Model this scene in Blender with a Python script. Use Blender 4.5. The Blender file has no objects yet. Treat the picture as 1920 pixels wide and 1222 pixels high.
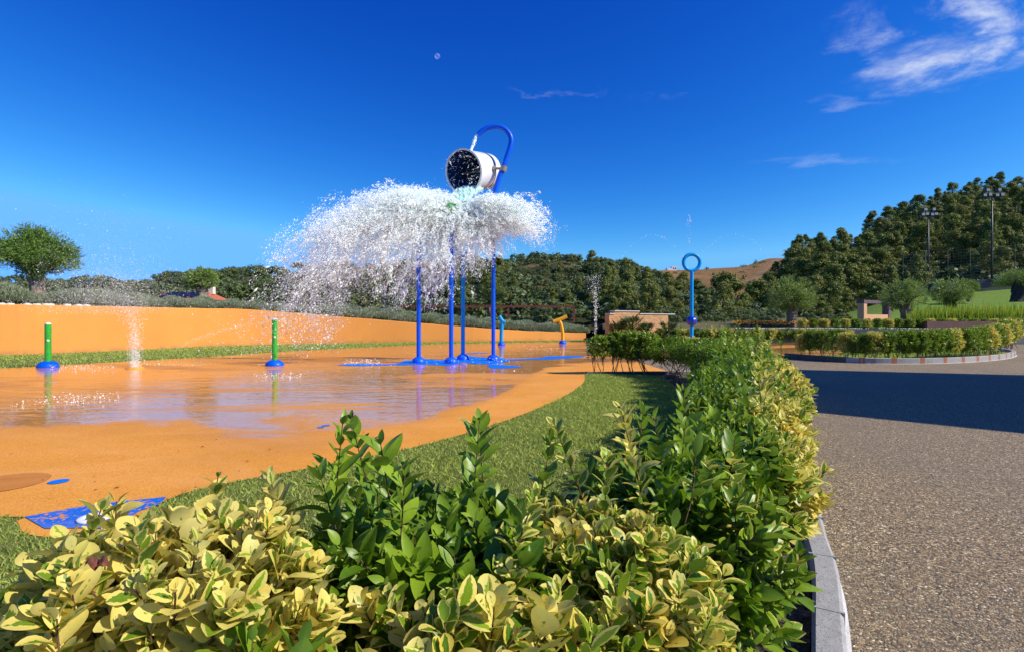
import bpy, bmesh, math, random
import numpy as np
from mathutils import Vector

R = math.radians
S = bpy.context.scene
COL = S.collection
H, F = 1.05, 1000.0            # camera height in metres, focal length in photo pixels

# ------------------------------------------------------------------ camera, sky, sun, exposure
cd = bpy.data.cameras.new('camera'); cam = bpy.data.objects.new('camera', cd); COL.objects.link(cam)
cam.location = (0, 0, H); cam.rotation_euler = (R(90), 0, 0)
cd.sensor_width = 36; cd.lens = 18.75; cd.shift_y = -6 / 1920
cd.clip_start = 0.05; cd.clip_end = 6000
S.camera = cam
SUN_EL, SUN_BACK = 38.0, 18.0
to_sun = Vector((math.cos(R(SUN_EL)) * math.cos(R(SUN_BACK)), -math.cos(R(SUN_EL)) * math.sin(R(SUN_BACK)), math.sin(R(SUN_EL))))
sl = bpy.data.lights.new('sun', 'SUN'); sun = bpy.data.objects.new('sun', sl); COL.objects.link(sun)
sl.energy = 5.0; sl.angle = R(0.5); sl.color = (1.0, 0.93, 0.82)
sun.rotation_euler = to_sun.to_track_quat('Z', 'Y').to_euler()
S.view_settings.view_transform = 'Standard'; S.view_settings.look = 'None'
S.view_settings.exposure = 0.2; S.view_settings.gamma = 1; S.view_settings.use_curve_mapping = False
S.render.engine = 'CYCLES'
S.cycles.max_bounces = 10; S.cycles.transparent_max_bounces = 24; S.cycles.transmission_bounces = 6
S.cycles.diffuse_bounces = 5; S.cycles.glossy_bounces = 3
S.cycles.use_denoising = True
S.cycles.caustics_reflective = False; S.cycles.caustics_refractive = False


class NT:
    """small helper to write node trees"""
    def __init__(s, tree): s.t = tree; s.n = tree.nodes; s.l = tree.links
    def node(s, typ, **kw):
        n = s.n.new(typ)
        for k, v in kw.items(): setattr(n, k, v)
        return n
    def put(s, sock, v):
        if isinstance(v, bpy.types.NodeSocket): s.l.new(v, sock)
        elif v is not None:
            if isinstance(v, (tuple, list)) and len(v) == 3 and sock.type == 'RGBA': v = (*v, 1)
            sock.default_value = v
    def math(s, op, a, b=None, c=None, clamp=False):
        n = s.node('ShaderNodeMath', operation=op); n.use_clamp = clamp
        s.put(n.inputs[0], a); s.put(n.inputs[1], b)
        if c is not None: s.put(n.inputs[2], c)
        return n.outputs[0]
    def vmath(s, op, a, b=None):
        n = s.node('ShaderNodeVectorMath', operation=op)
        s.put(n.inputs[0], a); s.put(n.inputs[1], b)
        return n.outputs['Value'] if op in ('LENGTH', 'DOT_PRODUCT', 'DISTANCE') else n.outputs[0]
    def noise(s, vec, scale, detail=3, rough=.55, out=0, dist=0):
        n = s.node('ShaderNodeTexNoise'); s.put(n.inputs['Vector'], vec)
        n.inputs['Scale'].default_value = scale; n.inputs['Detail'].default_value = detail
        n.inputs['Roughness'].default_value = rough; n.inputs['Distortion'].default_value = dist
        return n.outputs[out]
    def ramp(s, fac, stops, interp='LINEAR'):
        n = s.node('ShaderNodeValToRGB'); n.color_ramp.interpolation = interp
        e = n.color_ramp.elements
        while len(e) < len(stops): e.new(.5)
        for el, (p, c) in zip(e, stops):
            el.position = p; el.color = (c, c, c, 1) if isinstance(c, (int, float)) else (*c, 1)
        s.put(n.inputs[0], fac); return n.outputs[0]
    def mix(s, fac, a, b, blend='MIX'):
        n = s.node('ShaderNodeMix', data_type='RGBA', blend_type=blend)
        s.put(n.inputs[0], fac); s.put(n.inputs[6], a); s.put(n.inputs[7], b); return n.outputs[2]
    def map(s, v, a, b, c=0., d=1., smooth=False):
        n = s.node('ShaderNodeMapRange'); n.interpolation_type = 'SMOOTHSTEP' if smooth else 'LINEAR'
        for i, x in enumerate((v, a, b, c, d)): s.put(n.inputs[i], x)
        return n.outputs[0]
    def mapping(s, vec, loc=(0, 0, 0), rot=(0, 0, 0), scale=(1, 1, 1)):
        n = s.node('ShaderNodeMapping'); s.put(n.inputs[0], vec)
        n.inputs[1].default_value = loc; n.inputs[2].default_value = rot; n.inputs[3].default_value = scale
        return n.outputs[0]
    def bump(s, h, strength=.3, dist=.01):
        n = s.node('ShaderNodeBump'); n.inputs['Strength'].default_value = strength
        n.inputs['Distance'].default_value = dist; s.put(n.inputs['Height'], h); return n.outputs[0]
    def pos(s): return s.node('ShaderNodeNewGeometry').outputs['Position']
    def attr(s, name): return s.node('ShaderNodeAttribute', attribute_name=name)


# world: Nishita sky, saturated like the polarised photograph, with a few high cirrus wisps
W = bpy.data.worlds.new('World'); S.world = W; W.use_nodes = True
w = NT(W.node_tree)
for n in list(w.n): w.n.remove(n)
sky = w.node('ShaderNodeTexSky', sky_type='NISHITA')
sky.sun_disc = False; sky.sun_elevation = R(SUN_EL); sky.sun_rotation = R(90 + SUN_BACK)
sky.air_density = 1.0; sky.dust_density = 0.25; sky.ozone_density = 3.0; sky.altitude = 200
sc3 = w.node('ShaderNodeSeparateColor'); w.l.new(sky.outputs[0], sc3.inputs[0])
cc3 = w.node('ShaderNodeCombineColor')
SKYK = 0.0977      # contrast of a polarising filter, channel by channel
for i_, (gain, pw, cap) in enumerate(((7.6, 3.15, .30), (2.42, 1.86, .445), (1.72, 1.0, 1.0))):
    x_ = w.math('MINIMUM', w.math('MULTIPLY', sc3.outputs[i_], SKYK), cap)
    w.l.new(w.math('MULTIPLY', w.math('POWER', x_, pw), gain / SKYK), cc3.inputs[i_])
skyc = cc3.outputs[0]
dirv = w.node('ShaderNodeTexCoord').outputs['Generated']
sep = w.node('ShaderNodeSeparateXYZ'); w.l.new(dirv, sep.inputs[0])
zc = w.math('MAXIMUM', sep.outputs[2], 0.05)
comb = w.node('ShaderNodeCombineXYZ')
w.l.new(w.math('DIVIDE', sep.outputs[0], zc), comb.inputs[0]); w.l.new(w.math('DIVIDE', sep.outputs[1], zc), comb.inputs[1])
q = comb.outputs[0]
warp = w.vmath('SUBTRACT', w.noise(q, 4.5, 5, .6, out=1), (.5, .5, .5))
wsc = w.node('ShaderNodeVectorMath', operation='SCALE'); w.l.new(warp, wsc.inputs[0]); wsc.inputs['Scale'].default_value = .55
qw = w.vmath('ADD', q, wsc.outputs[0])
tot = None
for (cx, cy, rot, sx, sy, amp) in [(1.56, 1.73, 20, .40, .085, 1.0), (1.36, 1.84, 34, .26, .12, .70), (1.75, 2.06, -25, .27, .19, 1.2),
                                   (1.45, 2.03, 40, .12, .08, .5), (.18, 2.29, -6, .16, .035, .30), (.64, 2.38, 10, .12, .06, .20),
                                   (1.55, 2.45, 5, .16, .06, .22), (2.0, 3.3, 0, .4, .09, .2)]:
    m = w.node('ShaderNodeMapping', vector_type='TEXTURE'); w.l.new(qw, m.inputs[0])
    m.inputs[1].default_value = (cx, cy, 0); m.inputs[2].default_value = (0, 0, R(rot)); m.inputs[3].default_value = (sx, sy, 1)
    f = w.map(w.vmath('LENGTH', m.outputs[0]), 1.5, 0.0, 0, amp, True)
    tot = f if tot is None else w.math('MAXIMUM', tot, f)
qn = w.mapping(dirv, rot=(0, R(30), 0), scale=(9, 9, 15))
nz = w.noise(qn, 1.0, 10, .66, dist=.28)
cl = w.math('MULTIPLY', w.map(nz, .38, .72, 0, 1, True), tot)
cl = w.math('MULTIPLY', cl, .85, clamp=True)
bg = w.node('ShaderNodeBackground'); bg.inputs['Strength'].default_value = 0.085
w.l.new(w.mix(cl, skyc, (9.0, 9.6, 10.6)), bg.inputs[0])
wo = w.node('ShaderNodeOutputWorld'); w.l.new(bg.outputs[0], wo.inputs[0])


# ------------------------------------------------------------------ helpers
def tag(o, label=None, cat=None, group=None, kind=None):
    for k, v in (('label', label), ('category', cat), ('group', group), ('kind', kind)):
        if v: o[k] = v
    return o
def empty(name, loc=(0, 0, 0), rz=0):
    o = bpy.data.objects.new(name, None); COL.objects.link(o); o.location = loc; o.rotation_euler = (0, 0, rz)
    o.empty_display_size = .2
    return o
def link(name, me, mat, parent=None, smooth=True):
    o = bpy.data.objects.new(name, me); COL.objects.link(o)
    for m in (mat if isinstance(mat, (list, tuple)) else [mat]): me.materials.append(m)
    if smooth: me.shade_smooth()
    if parent is not None: o.parent = parent
    return o
def children(o): return list(o.children)
def copy_tree(o, parent=None):
    c = o.copy(); COL.objects.link(c); c.parent = parent
    for ch in children(o): copy_tree(ch, c)
    return c
def at(u, v, z=0.0):
    y = (H - z) * F / (v - 605.0); return ((u - 960) / F * y, y)
def atY(u, v, y): return ((u - 960) / F * y, y, H - (v - 605.0) / F * y)

class MB:
    """collects vertices and faces for ONE mesh"""
    def __init__(s): s.v = []; s.f = []; s.m = []
    def add(s, vs, fs, mi=0):
        b = len(s.v); s.v += [tuple(p) for p in vs]; s.f += [tuple(i + b for i in f) for f in fs]; s.m += [mi] * len(fs)
    def box(s, c, d, rz=0, mi=0):
        cx, cy, cz = c; dx, dy, dz = (x / 2 for x in d); ca, sa = math.cos(rz), math.sin(rz)
        vs = [(cx + x * ca - y * sa, cy + x * sa + y * ca, cz + z) for z in (-dz, dz) for (x, y) in ((-dx, -dy), (dx, -dy), (dx, dy), (-dx, dy))]
        s.add(vs, [(3, 2, 1, 0), (4, 5, 6, 7), (0, 1, 5, 4), (1, 2, 6, 5), (2, 3, 7, 6), (3, 0, 4, 7)], mi)
    def tube(s, pts, rad, n=16, caps=True, mi=0):
        pts = [Vector(p) for p in pts]; rad = [rad] * len(pts) if isinstance(rad, (int, float)) else rad
        vs = []; up = None
        for i, p in enumerate(pts):
            d = (pts[min(i + 1, len(pts) - 1)] - pts[max(i - 1, 0)]).normalized()
            if up is None: up = d.orthogonal().normalized()
            up = (up - d * up.dot(d)).normalized(); b = d.cross(up)
            for k in range(n):
                a = 2 * math.pi * k / n; vs.append(p + (up * math.cos(a) + b * math.sin(a)) * rad[i])
        fs = [(i * n + k, i * n + (k + 1) % n, (i + 1) * n + (k + 1) % n, (i + 1) * n + k) for i in range(len(pts) - 1) for k in range(n)]
        if caps:
            fs.append(tuple(range(n))[::-1]); fs.append(tuple(range((len(pts) - 1) * n, len(pts) * n)))
        s.add(vs, fs, mi)
    def lathe(s, prof, o=(0, 0, 0), n=32, ax=None, mi=0, closed=False):
        """prof: (radius, height along the axis)"""
        o = Vector(o); z = Vector(ax).normalized() if ax is not None else Vector((0, 0, 1))
        x = z.orthogonal().normalized(); y = z.cross(x); vs = []
        for r, h in prof:
            for k in range(n):
                a = 2 * math.pi * k / n; vs.append(o + z * h + (x * math.cos(a) + y * math.sin(a)) * r)
        m = len(prof); fs = [(i * n + k, i * n + (k + 1) % n, (i + 1) * n + (k + 1) % n, (i + 1) * n + k) for i in range(m - 1) for k in range(n)]
        if closed: fs += [((m - 1) * n + k, (m - 1) * n + (k + 1) % n, (k + 1) % n, k) for k in range(n)]
        s.add(vs, fs, mi)
    def poly(s, pts, z, mi=0):
        bm = bmesh.new(); f = bm.faces.new([bm.verts.new((p[0], p[1], z if len(p) < 3 else p[2])) for p in pts])
        bmesh.ops.triangulate(bm, faces=[f]); bm.normal_update()
        bm.verts.index_update()
        fs = []
        for f in bm.faces:
            ids = [v.index for v in f.verts]
            if f.normal.z < 0: ids.reverse()
            fs.append(ids)
        s.add([v.co[:] for v in bm.verts], fs, mi); bm.free()
    def mesh(s, name):
        me = bpy.data.meshes.new(name); me.from_pydata(s.v, [], s.f)
        me.polygons.foreach_set('material_index', s.m); me.update(); return me
    def build(s, name, mat, parent=None, smooth=True, sharp=None):
        me = s.mesh(name); o = link(name, me, mat, parent, smooth)
        if sharp:
            me.set_sharp_from_angle(angle=R(sharp))
        return o

def np_mesh(name, V, Fq, attrs=None):
    """V (n,3), Fq (m,k) -> mesh, attrs {name: (n,4)} point colours"""
    me = bpy.data.meshes.new(name); V = np.asarray(V, np.float32); Fq = np.asarray(Fq, np.int32)
    me.vertices.add(len(V)); me.vertices.foreach_set('co', V.ravel())
    m, k = Fq.shape
    me.loops.add(m * k); me.loops.foreach_set('vertex_index', Fq.ravel())
    me.polygons.add(m); me.polygons.foreach_set('loop_start', np.arange(0, m * k, k, dtype=np.int32))
    for nm, A in (attrs or {}).items():
        a = me.attributes.new(nm, 'FLOAT_COLOR', 'POINT'); a.data.foreach_set('color', np.asarray(A, np.float32).ravel())
    me.update(calc_edges=True); return me

def smooth_line(pts, n=8, closed=False):
    """Catmull-Rom through the points"""
    P = [np.array(p, float) for p in pts]; out = []
    N = len(P)
    for i in range(N if closed else N - 1):
        if closed: a, b, c, d = P[(i - 1) % N], P[i], P[(i + 1) % N], P[(i + 2) % N]
        else: a, b, c, d = P[max(i - 1, 0)], P[i], P[i + 1], P[min(i + 2, N - 1)]
        for k in range(n):
            t = k / n
            out.append(.5 * ((2 * b) + (-a + c) * t + (2 * a - 5 * b + 4 * c - d) * t * t + (-a + 3 * b - 3 * c + d) * t ** 3))
    if not closed: out.append(P[-1])
    return [tuple(p) for p in out]
def offset(pts, d):
    P = np.array([p[:2] for p in pts]); T = np.gradient(P, axis=0); T /= np.linalg.norm(T, axis=1)[:, None]
    return P + np.stack([-T[:, 1], T[:, 0]], 1) * d
def inside(P, poly):
    x, y = P[:, 0], P[:, 1]; c = np.zeros(len(P), bool); Q = np.array([p[:2] for p in poly]); j = len(Q) - 1
    for i in range(len(Q)):
        xi, yi = Q[i]; xj, yj = Q[j]
        c ^= ((yi > y) != (yj > y)) & (x < (xj - xi) * (y - yi) / (yj - yi + 1e-12) + xi); j = i
    return c
def unit(A): return A / np.maximum(np.linalg.norm(A, axis=-1, keepdims=True), 1e-9)


# ------------------------------------------------------------------ materials
def mat(name):
    m = bpy.data.materials.new(name); m.use_nodes = True; t = NT(m.node_tree)
    p = t.n['Principled BSDF']; return m, t, p
def plain(name, col, rough=.5, metal=0., var=.12, scale=6., bump=0., bscale=80., coat=0., spec=.5):
    m, t, p = mat(name); P = t.node('ShaderNodeTexCoord').outputs['Object']
    f = t.noise(P, scale, 5, .6)
    lo = tuple(c * (1 - var) for c in col); hi = tuple(min(1, c * (1 + var)) for c in col)
    t.put(p.inputs['Base Color'], t.ramp(f, [(.3, lo), (.7, hi)]))
    t.put(p.inputs['Roughness'], t.map(t.noise(P, scale * 3, 4), .3, .7, max(0, rough - .08), min(1, rough + .08)))
    p.inputs['Metallic'].default_value = metal; p.inputs['Coat Weight'].default_value = coat; p.inputs['Coat Roughness'].default_value = .08
    p.inputs['Specular IOR Level'].default_value = spec
    if bump: t.put(p.inputs['Normal'], t.bump(t.noise(P, bscale, 4), bump, .01))
    return m
M = {}
M['blue'] = plain('painted_blue', (.0005, .10, .74), .42, var=.06, coat=.05, spec=.25)
M['azure'] = plain('painted_azure', (.001, .32, .80), .42, var=.06, coat=.05, spec=.25)
M['navyball'] = plain('painted_dark_blue', (.003, .05, .50), .3, var=.08, coat=.3)
M['green'] = plain('painted_green', (.03, .42, .03), .3, var=.06, coat=.4)
M['yellow'] = plain('painted_yellow', (.78, .42, .01), .3, var=.06, coat=.4)
M['bucket'] = plain('white_gelcoat', (.82, .81, .78), .25, var=.03, coat=.4)
M['bucket_in'] = plain('dark_blue_lining', (.012, .04, .15), .22, var=.4, scale=3)
M['groove'] = plain('grey_groove', (.22, .25, .28), .5)
M['steel'] = plain('weathered_steel', (.36, .30, .22), .4, metal=.5)
M['wood_rust'] = plain('red_stained_wood', (.17, .042, .018), .6, var=.35, scale=4, bump=.3)
M['mast'] = plain('dark_mast_paint', (.035, .04, .045), .5)
M['lampglass'] = plain('lamp_front', (.32, .33, .36), .3)
M['white'] = plain('white_plastic', (.8, .8, .78), .4, var=.05)
M['bolt'] = plain('dark_hole', (.03, .03, .035), .5)
M['dry_leaf'] = plain('dry_leaf', (.12, .03, .012), .7, var=.5, scale=40)
M['stone'] = plain('pale_stone', (.62, .56, .46), .8, var=.2, bump=.5, bscale=20)
M['peach'] = plain('peach_render', (.66, .36, .2), .85, var=.08, scale=1.5, bump=.12)
M['mauve'] = plain('mauve_render', (.13, .085, .11), .8, var=.12, scale=2, bump=.12)
M['brownwall'] = plain('brown_render', (.17, .085, .065), .85, var=.15, scale=2)
M['net'] = plain('green_fence_wire', (.004, .035, .02), .7)
M['roof'] = plain('terracotta_roof', (.42, .12, .05), .7, var=.25, scale=8, bump=.6, bscale=12)
M['house'] = plain('cream_render', (.72, .62, .48), .85, var=.06)
M['solar'] = plain('solar_glass', (.010, .012, .035), .5, var=.2, spec=.2)
M['glass'] = plain('window_glass', (.03, .05, .07), .06, var=.2)
M['wire'] = plain('cable', (.25, .25, .24), .6)

# retaining wall: orange render with faint stains and runs
m, t, p = mat('orange_render'); P = t.pos()
c = t.ramp(t.noise(P, .35, 4), [(.3, (.67, .25, .042)), (.7, (.77, .305, .055))])
c = t.mix(t.map(t.noise(t.mapping(P, scale=(3, 3, .35)), 1.4, 5, .65), .54, .75, 0, .5), c, (.60, .26, .075))
sp = t.node('ShaderNodeSeparateXYZ'); t.l.new(P, sp.inputs[0])
c = t.mix(t.math('MULTIPLY', t.map(sp.outputs[2], .0, .22, 1, 0, True), t.map(t.noise(P, 3, 4), .35, .65, .1, .8)), c, (.40, .18, .07))
t.put(p.inputs['Base Color'], c); p.inputs['Roughness'].default_value = .85
t.put(p.inputs['Normal'], t.bump(t.noise(P, 18, 5, .65), .25, .02)); M['wall'] = m

# splash pad: orange bonded rubber granules, partly under a film of water
WET = [(-12, 5.2), (-5.2, 5.25), (-3.75, 5.55), (-2.9, 5.1), (-2.3, 4.75), (-1.5, 5.25), (-.64, 6.5), (-.05, 8.6), (.5, 11.2), (1.5, 13.6), (4, 14.5), (12, 18)]
def pad_mat(name, dry_a, dry_b, flecks=None):
    m, t, p = mat(name); P = t.pos()
    sp = t.node('ShaderNodeSeparateXYZ'); t.l.new(P, sp.inputs[0])
    fc = t.node('ShaderNodeFloatCurve'); cv = fc.mapping.curves[0]
    xs = [(x + 12) / 24 for x, y in WET]; ys = [y / 20 for x, y in WET]
    cv.points[0].location = (xs[0], ys[0]); cv.points[1].location = (xs[-1], ys[-1])
    for x, y in list(zip(xs, ys))[1:-1]: cv.points.new(x, y)
    fc.mapping.update()
    t.put(fc.inputs['Value'], t.map(sp.outputs[0], -12, 12, 0, 1)); fc.inputs['Factor'].default_value = 1
    edge = t.math('MULTIPLY', fc.outputs[0], 20)
    d = t.math('SUBTRACT', sp.outputs[1], edge)
    jag = t.math('MULTIPLY', t.math('SUBTRACT', t.noise(t.mapping(P, scale=(.55, 1, 1)), .9, 6, .6, dist=.6), .5), 3.0)
    wet1 = t.map(t.math('ADD', d, jag), -.15, .25, 0, 1, True)
    isl = t.map(t.noise(t.mapping(P, scale=(.35, 1, 1)), .55, 7, .66, dist=.8), .39, .50, 0, 1, True)   # dry islands
    film = t.math('MULTIPLY', wet1, isl)
    damp = t.map(t.math('ADD', d, t.math('MULTIPLY', jag, .7)), -1.0, .3, 0, 1, True)
    vo = t.node('ShaderNodeTexVoronoi'); t.put(vo.inputs['Vector'], P); vo.inputs['Scale'].default_value = 170
    g = t.node('ShaderNodeSeparateColor'); t.l.new(vo.outputs['Color'], g.inputs[0])
    c = t.mix(t.map(g.outputs[0], 0, 1), dry_a, dry_b)
    c = t.mix(t.map(t.noise(P, .8, 5, .6), .4, .7, 0, .35), c, tuple(x * .78 for x in dry_a))
    c = t.mix(t.map(t.noise(P, 7, 5, .7), .62, .74, 0, .25), c, tuple(x * .6 for x in dry_a))
    c = t.mix(t.map(t.noise(t.mapping(P, scale=(.5, 1, 1)), 1.7, 6, .65, dist=.5), .46, .66, 0, .30), c, (.86, .42, .14))
    c = t.mix(t.map(t.noise(P, .33, 5, .6, dist=.4), .55, .70, 0, .35), c, (.52, .21, .05))
    if flecks: # worn edges of the coloured granules
        lo = t.noise(P, 34, 3, .6)
        c = t.mix(t.map(t.math('ADD', lo, t.math('MULTIPLY', t.noise(P, 5, 2), .5)), .84, .88), c, flecks)
    c = t.mix(t.math('MULTIPLY', damp, .36), c, t.mix(.5, c, (.34, .20, .12), 'MULTIPLY'))
    t.put(p.inputs['Base Color'], c)
    t.put(p.inputs['Roughness'], t.map(damp, 0, 1, .85, .6))
    p.inputs['Specular IOR Level'].default_value = .25
    t.put(p.inputs['Normal'], t.bump(vo.outputs['Distance'], .35, .004))
    t.put(p.inputs['Coat Weight'], film); p.inputs['Coat Roughness'].default_value = .015; p.inputs['Coat IOR'].default_value = 1.33
    rip = t.math('ADD', t.noise(t.mapping(P, rot=(0, 0, .3), scale=(1, 2.2, 1)), 2.2, 3, .5), t.math('MULTIPLY', t.noise(P, 14, 2), .12))
    t.put(p.inputs['Coat Normal'], t.bump(rip, .16, .05))
    return m
M['pad'] = pad_mat('orange_rubber', (.62, .225, .020), (.92, .41, .062))
M['padblue'] = pad_mat('blue_rubber', (.001, .11, .52), (.002, .17, .66), (.66, .26, .05))
M['padblue2'] = plain('blue_rubber_clean', (.001, .17, .72), .6, var=.15, scale=20, spec=.2)
M['padbrown'] = pad_mat('ochre_rubber', (.46, .15, .012), (.56, .2, .02))

# exposed aggregate drive
m, t, p = mat('exposed_aggregate'); P = t.pos()
vo = t.node('ShaderNodeTexVoronoi'); t.put(vo.inputs['Vector'], P); vo.inputs['Scale'].default_value = 100; vo.inputs['Randomness'].default_value = 1
ve = t.node('ShaderNodeTexVoronoi', feature='DISTANCE_TO_EDGE'); t.put(ve.inputs['Vector'], P); ve.inputs['Scale'].default_value = 100
sc = t.node('ShaderNodeSeparateColor'); t.l.new(vo.outputs['Color'], sc.inputs[0])
peb = t.ramp(sc.outputs[0], [(0, (.05, .044, .04)), (.18, (.11, .097, .09)), (.32, (.30, .195, .11)), (.5, (.42, .32, .21)), (.66, (.20, .12, .07)), (.8, (.50, .38, .25)), (.93, (.80, .70, .56))], 'CONSTANT')
v2 = t.node('ShaderNodeTexVoronoi'); t.put(v2.inputs['Vector'], P); v2.inputs['Scale'].default_value = 190
s2 = t.node('ShaderNodeSeparateColor'); t.l.new(v2.outputs['Color'], s2.inputs[0])
peb2 = t.ramp(s2.outputs[1], [(0, (.07, .06, .055)), (.35, (.22, .165, .115)), (.7, (.42, .31, .21)), (.92, (.68, .57, .45))], 'CONSTANT')
c = t.mix(t.map(t.noise(P, 40, 2), .45, .55), peb, peb2)
c = t.mix(t.map(ve.outputs['Distance'], .0, .09, 1, 0), c, (.12, .092, .07))
c = t.mix(t.map(t.noise(P, .5, 5, .65), .42, .66, 0, .5), c, (.17, .145, .125))
c = t.mix(t.map(t.noise(P, 2.3, 5, .65), .5, .75, 0, .28), c, (.21, .165, .12))
c = t.mix(t.map(t.noise(t.mapping(P, scale=(1, .35, 1)), .22, 4, .6), .5, .64, 0, .35), c, (.13, .115, .10))
c = t.mix(1, c, (1.10, 1.08, .88), 'MULTIPLY')
t.put(p.inputs['Base Color'], c); p.inputs['Roughness'].default_value = .8; p.inputs['Specular IOR Level'].default_value = .3
t.put(p.inputs['Normal'], t.bump(t.math('MULTIPLY', t.math('MINIMUM', ve.outputs['Distance'], .25), sc.outputs[1]), .8, .02)); M['road'] = m

# kerb concrete
def concrete(name, a, b, joints=True):
    m, t, p = mat(name); P = t.pos()
    c = t.ramp(t.noise(P, 26, 6, .75), [(.3, a), (.72, b)])
    c = t.mix(t.map(t.noise(P, 140, 3), .6, .68), c, tuple(x * .45 for x in a))
    c = t.mix(t.map(t.noise(P, 2.5, 4), .55, .7, 0, .4), c, tuple(x * .6 for x in a))
    t.put(p.inputs['Base Color'], c); p.inputs['Roughness'].default_value = .9
    t.put(p.inputs['Normal'], t.bump(t.noise(P, 120, 5, .7), .6, .006)); return m
M['kerb'] = concrete('kerb_concrete', (.27, .265, .25), (.42, .41, .39))
M['haunch'] = concrete('pale_concrete', (.55, .54, .51), (.70, .68, .65))
M['mortar'] = concrete('terracotta_mortar', (.36, .12, .06), (.45, .17, .09))
M['darkkerb'] = concrete('dark_kerb_stone', (.07, .065, .06), (.13, .12, .11))
M['greywall'] = concrete('grey_wall_concrete', (.13, .12, .125), (.2, .19, .19))

# lawn ground under the blades
def lawn(name, a, b, dry=(.22, .19, .07)):
    m, t, p = mat(name); P = t.pos()
    c = t.ramp(t.noise(P, 70, 4, .7), [(.3, a), (.7, b)])
    c = t.mix(t.map(t.noise(P, 1.1, 5, .6), .45, .72, 0, .55), c, dry)
    c = t.mix(t.map(t.noise(P, 9, 4, .6), .5, .75, 0, .4), c, tuple(x * .55 for x in a))
    t.put(p.inputs['Base Color'], c); p.inputs['Roughness'].default_value = .95; p.inputs['Specular IOR Level'].default_value = .15
    t.put(p.inputs['Normal'], t.bump(t.noise(P, 45, 4, .7), .9, .03)); return m
M['lawn'] = lawn('lawn_thatch', (.13, .16, .035), (.22, .25, .07), (.30, .26, .10))
M['lawn2'] = lawn('slope_lawn', (.10, .18, .015), (.19, .30, .04), (.24, .27, .06))
M['ground'] = lawn('rough_ground', (.09, .10, .035), (.17, .15, .07), (.26, .19, .09))
m, t, p = mat('bed_soil'); P = t.pos()
vo = t.node('ShaderNodeTexVoronoi'); t.put(vo.inputs['Vector'], P); vo.inputs['Scale'].default_value = 42
sc = t.node('ShaderNodeSeparateColor'); t.l.new(vo.outputs['Color'], sc.inputs[0])
c = t.ramp(sc.outputs[0], [(0, (.05, .03, .02)), (.45, (.10, .062, .04)), (.78, (.2, .14, .095)), (.93, (.4, .31, .23))], 'CONSTANT')
t.put(p.inputs['Base Color'], c); p.inputs['Roughness'].default_value = .95
t.put(p.inputs['Normal'], t.bump(vo.outputs['Distance'], 1, .02)); M['soil'] = m

# hills: dry grass with scrub
def hillmat(name, dry, green, bias):
    m, t, p = mat(name); P = t.pos()
    c = t.ramp(t.noise(P, .35, 6, .7), [(.3, tuple(x * .65 for x in dry)), (.7, dry)])
    c = t.mix(t.map(t.noise(t.mapping(P, scale=(1, 1, 3)), .16, 5, .6), bias - .06, bias + .06, 0, .9), c, green)
    c = t.mix(t.map(t.noise(P, 1.6, 5, .7), .55, .7, 0, .5), c, tuple(x * .5 for x in green))
    t.put(p.inputs['Base Color'], c); p.inputs['Roughness'].default_value = 1; p.inputs['Specular IOR Level'].default_value = .1
    t.put(p.inputs['Normal'], t.bump(t.noise(P, 1.5, 5, .7), .8, .4)); return m
M['hill_green'] = hillmat('wooded_slope', (.24, .155, .07), (.028, .042, .014), .40)
M['hill_dry'] = hillmat('dry_field', (.34, .19, .075), (.14, .10, .045), .60)
M['hill_dark'] = hillmat('pine_floor', (.12, .075, .035), (.018, .028, .010), .36)

# foliage: the attribute 'tone' carries (hue a..b, clump, random, -)
def foliage(name, dark, light, warm=None, rough=.6, trans=.22, spec=.3):
    m, t, p = mat(name); a = t.attr('tone'); s = t.node('ShaderNodeSeparateColor'); t.l.new(a.outputs['Color'], s.inputs[0])
    oi = t.node('ShaderNodeObjectInfo')
    f = t.math('ADD', t.math('MULTIPLY', s.outputs[0], .55), t.math('MULTIPLY', s.outputs[2], .45), clamp=True)
    c = t.mix(f, dark, light)
    if warm: c = t.mix(t.math('MULTIPLY', oi.outputs['Random'], .75), c, t.mix(f, tuple(x * .55 for x in warm), warm))
    t.put(p.inputs['Base Color'], c); p.inputs['Roughness'].default_value = rough; p.inputs['Specular IOR Level'].default_value = spec
    tr = t.node('ShaderNodeBsdfTranslucent'); t.put(tr.inputs[0], t.mix(.5, c, (1, 1, .45), 'MULTIPLY'))
    mx = t.node('ShaderNodeMixShader'); mx.inputs[0].default_value = trans
    t.l.new(p.outputs[0], mx.inputs[1]); t.l.new(tr.outputs[0], mx.inputs[2]); t.l.new(mx.outputs[0], t.n['Material Output'].inputs[0]); return m
M['pine'] = foliage('pine_needles', (.06, .085, .014), (.32, .38, .07), (.27, .27, .055))
M['broad'] = foliage('broadleaf', (.05, .075, .018), (.22, .27, .075), (.20, .27, .12))
M['olive'] = foliage('olive_leaves', (.07, .12, .02), (.37, .50, .12), None, .5, .25)
M['oliveL'] = foliage('dense_olive_leaves', (.05, .12, .015), (.24, .38, .065), None, .5, .25)
M['lav'] = foliage('rosemary_sprigs', (.15, .19, .09), (.40, .45, .25), (.38, .42, .28), .7, .25)
M['tallgrass'] = foliage('tall_grass_blades', (.14, .24, .012), (.52, .62, .06), None, .6, .35)
M['blade'] = foliage('lawn_blades', (.24, .33, .04), (.58, .64, .15), None, .55, .35)
M['palm'] = foliage('palm_fronds', (.025, .055, .012), (.10, .16, .04), None, .45, .2)
M['flower'] = foliage('orange_flowers', (.12, .14, .02), (.75, .28, .01), None, .6, .2)
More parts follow.
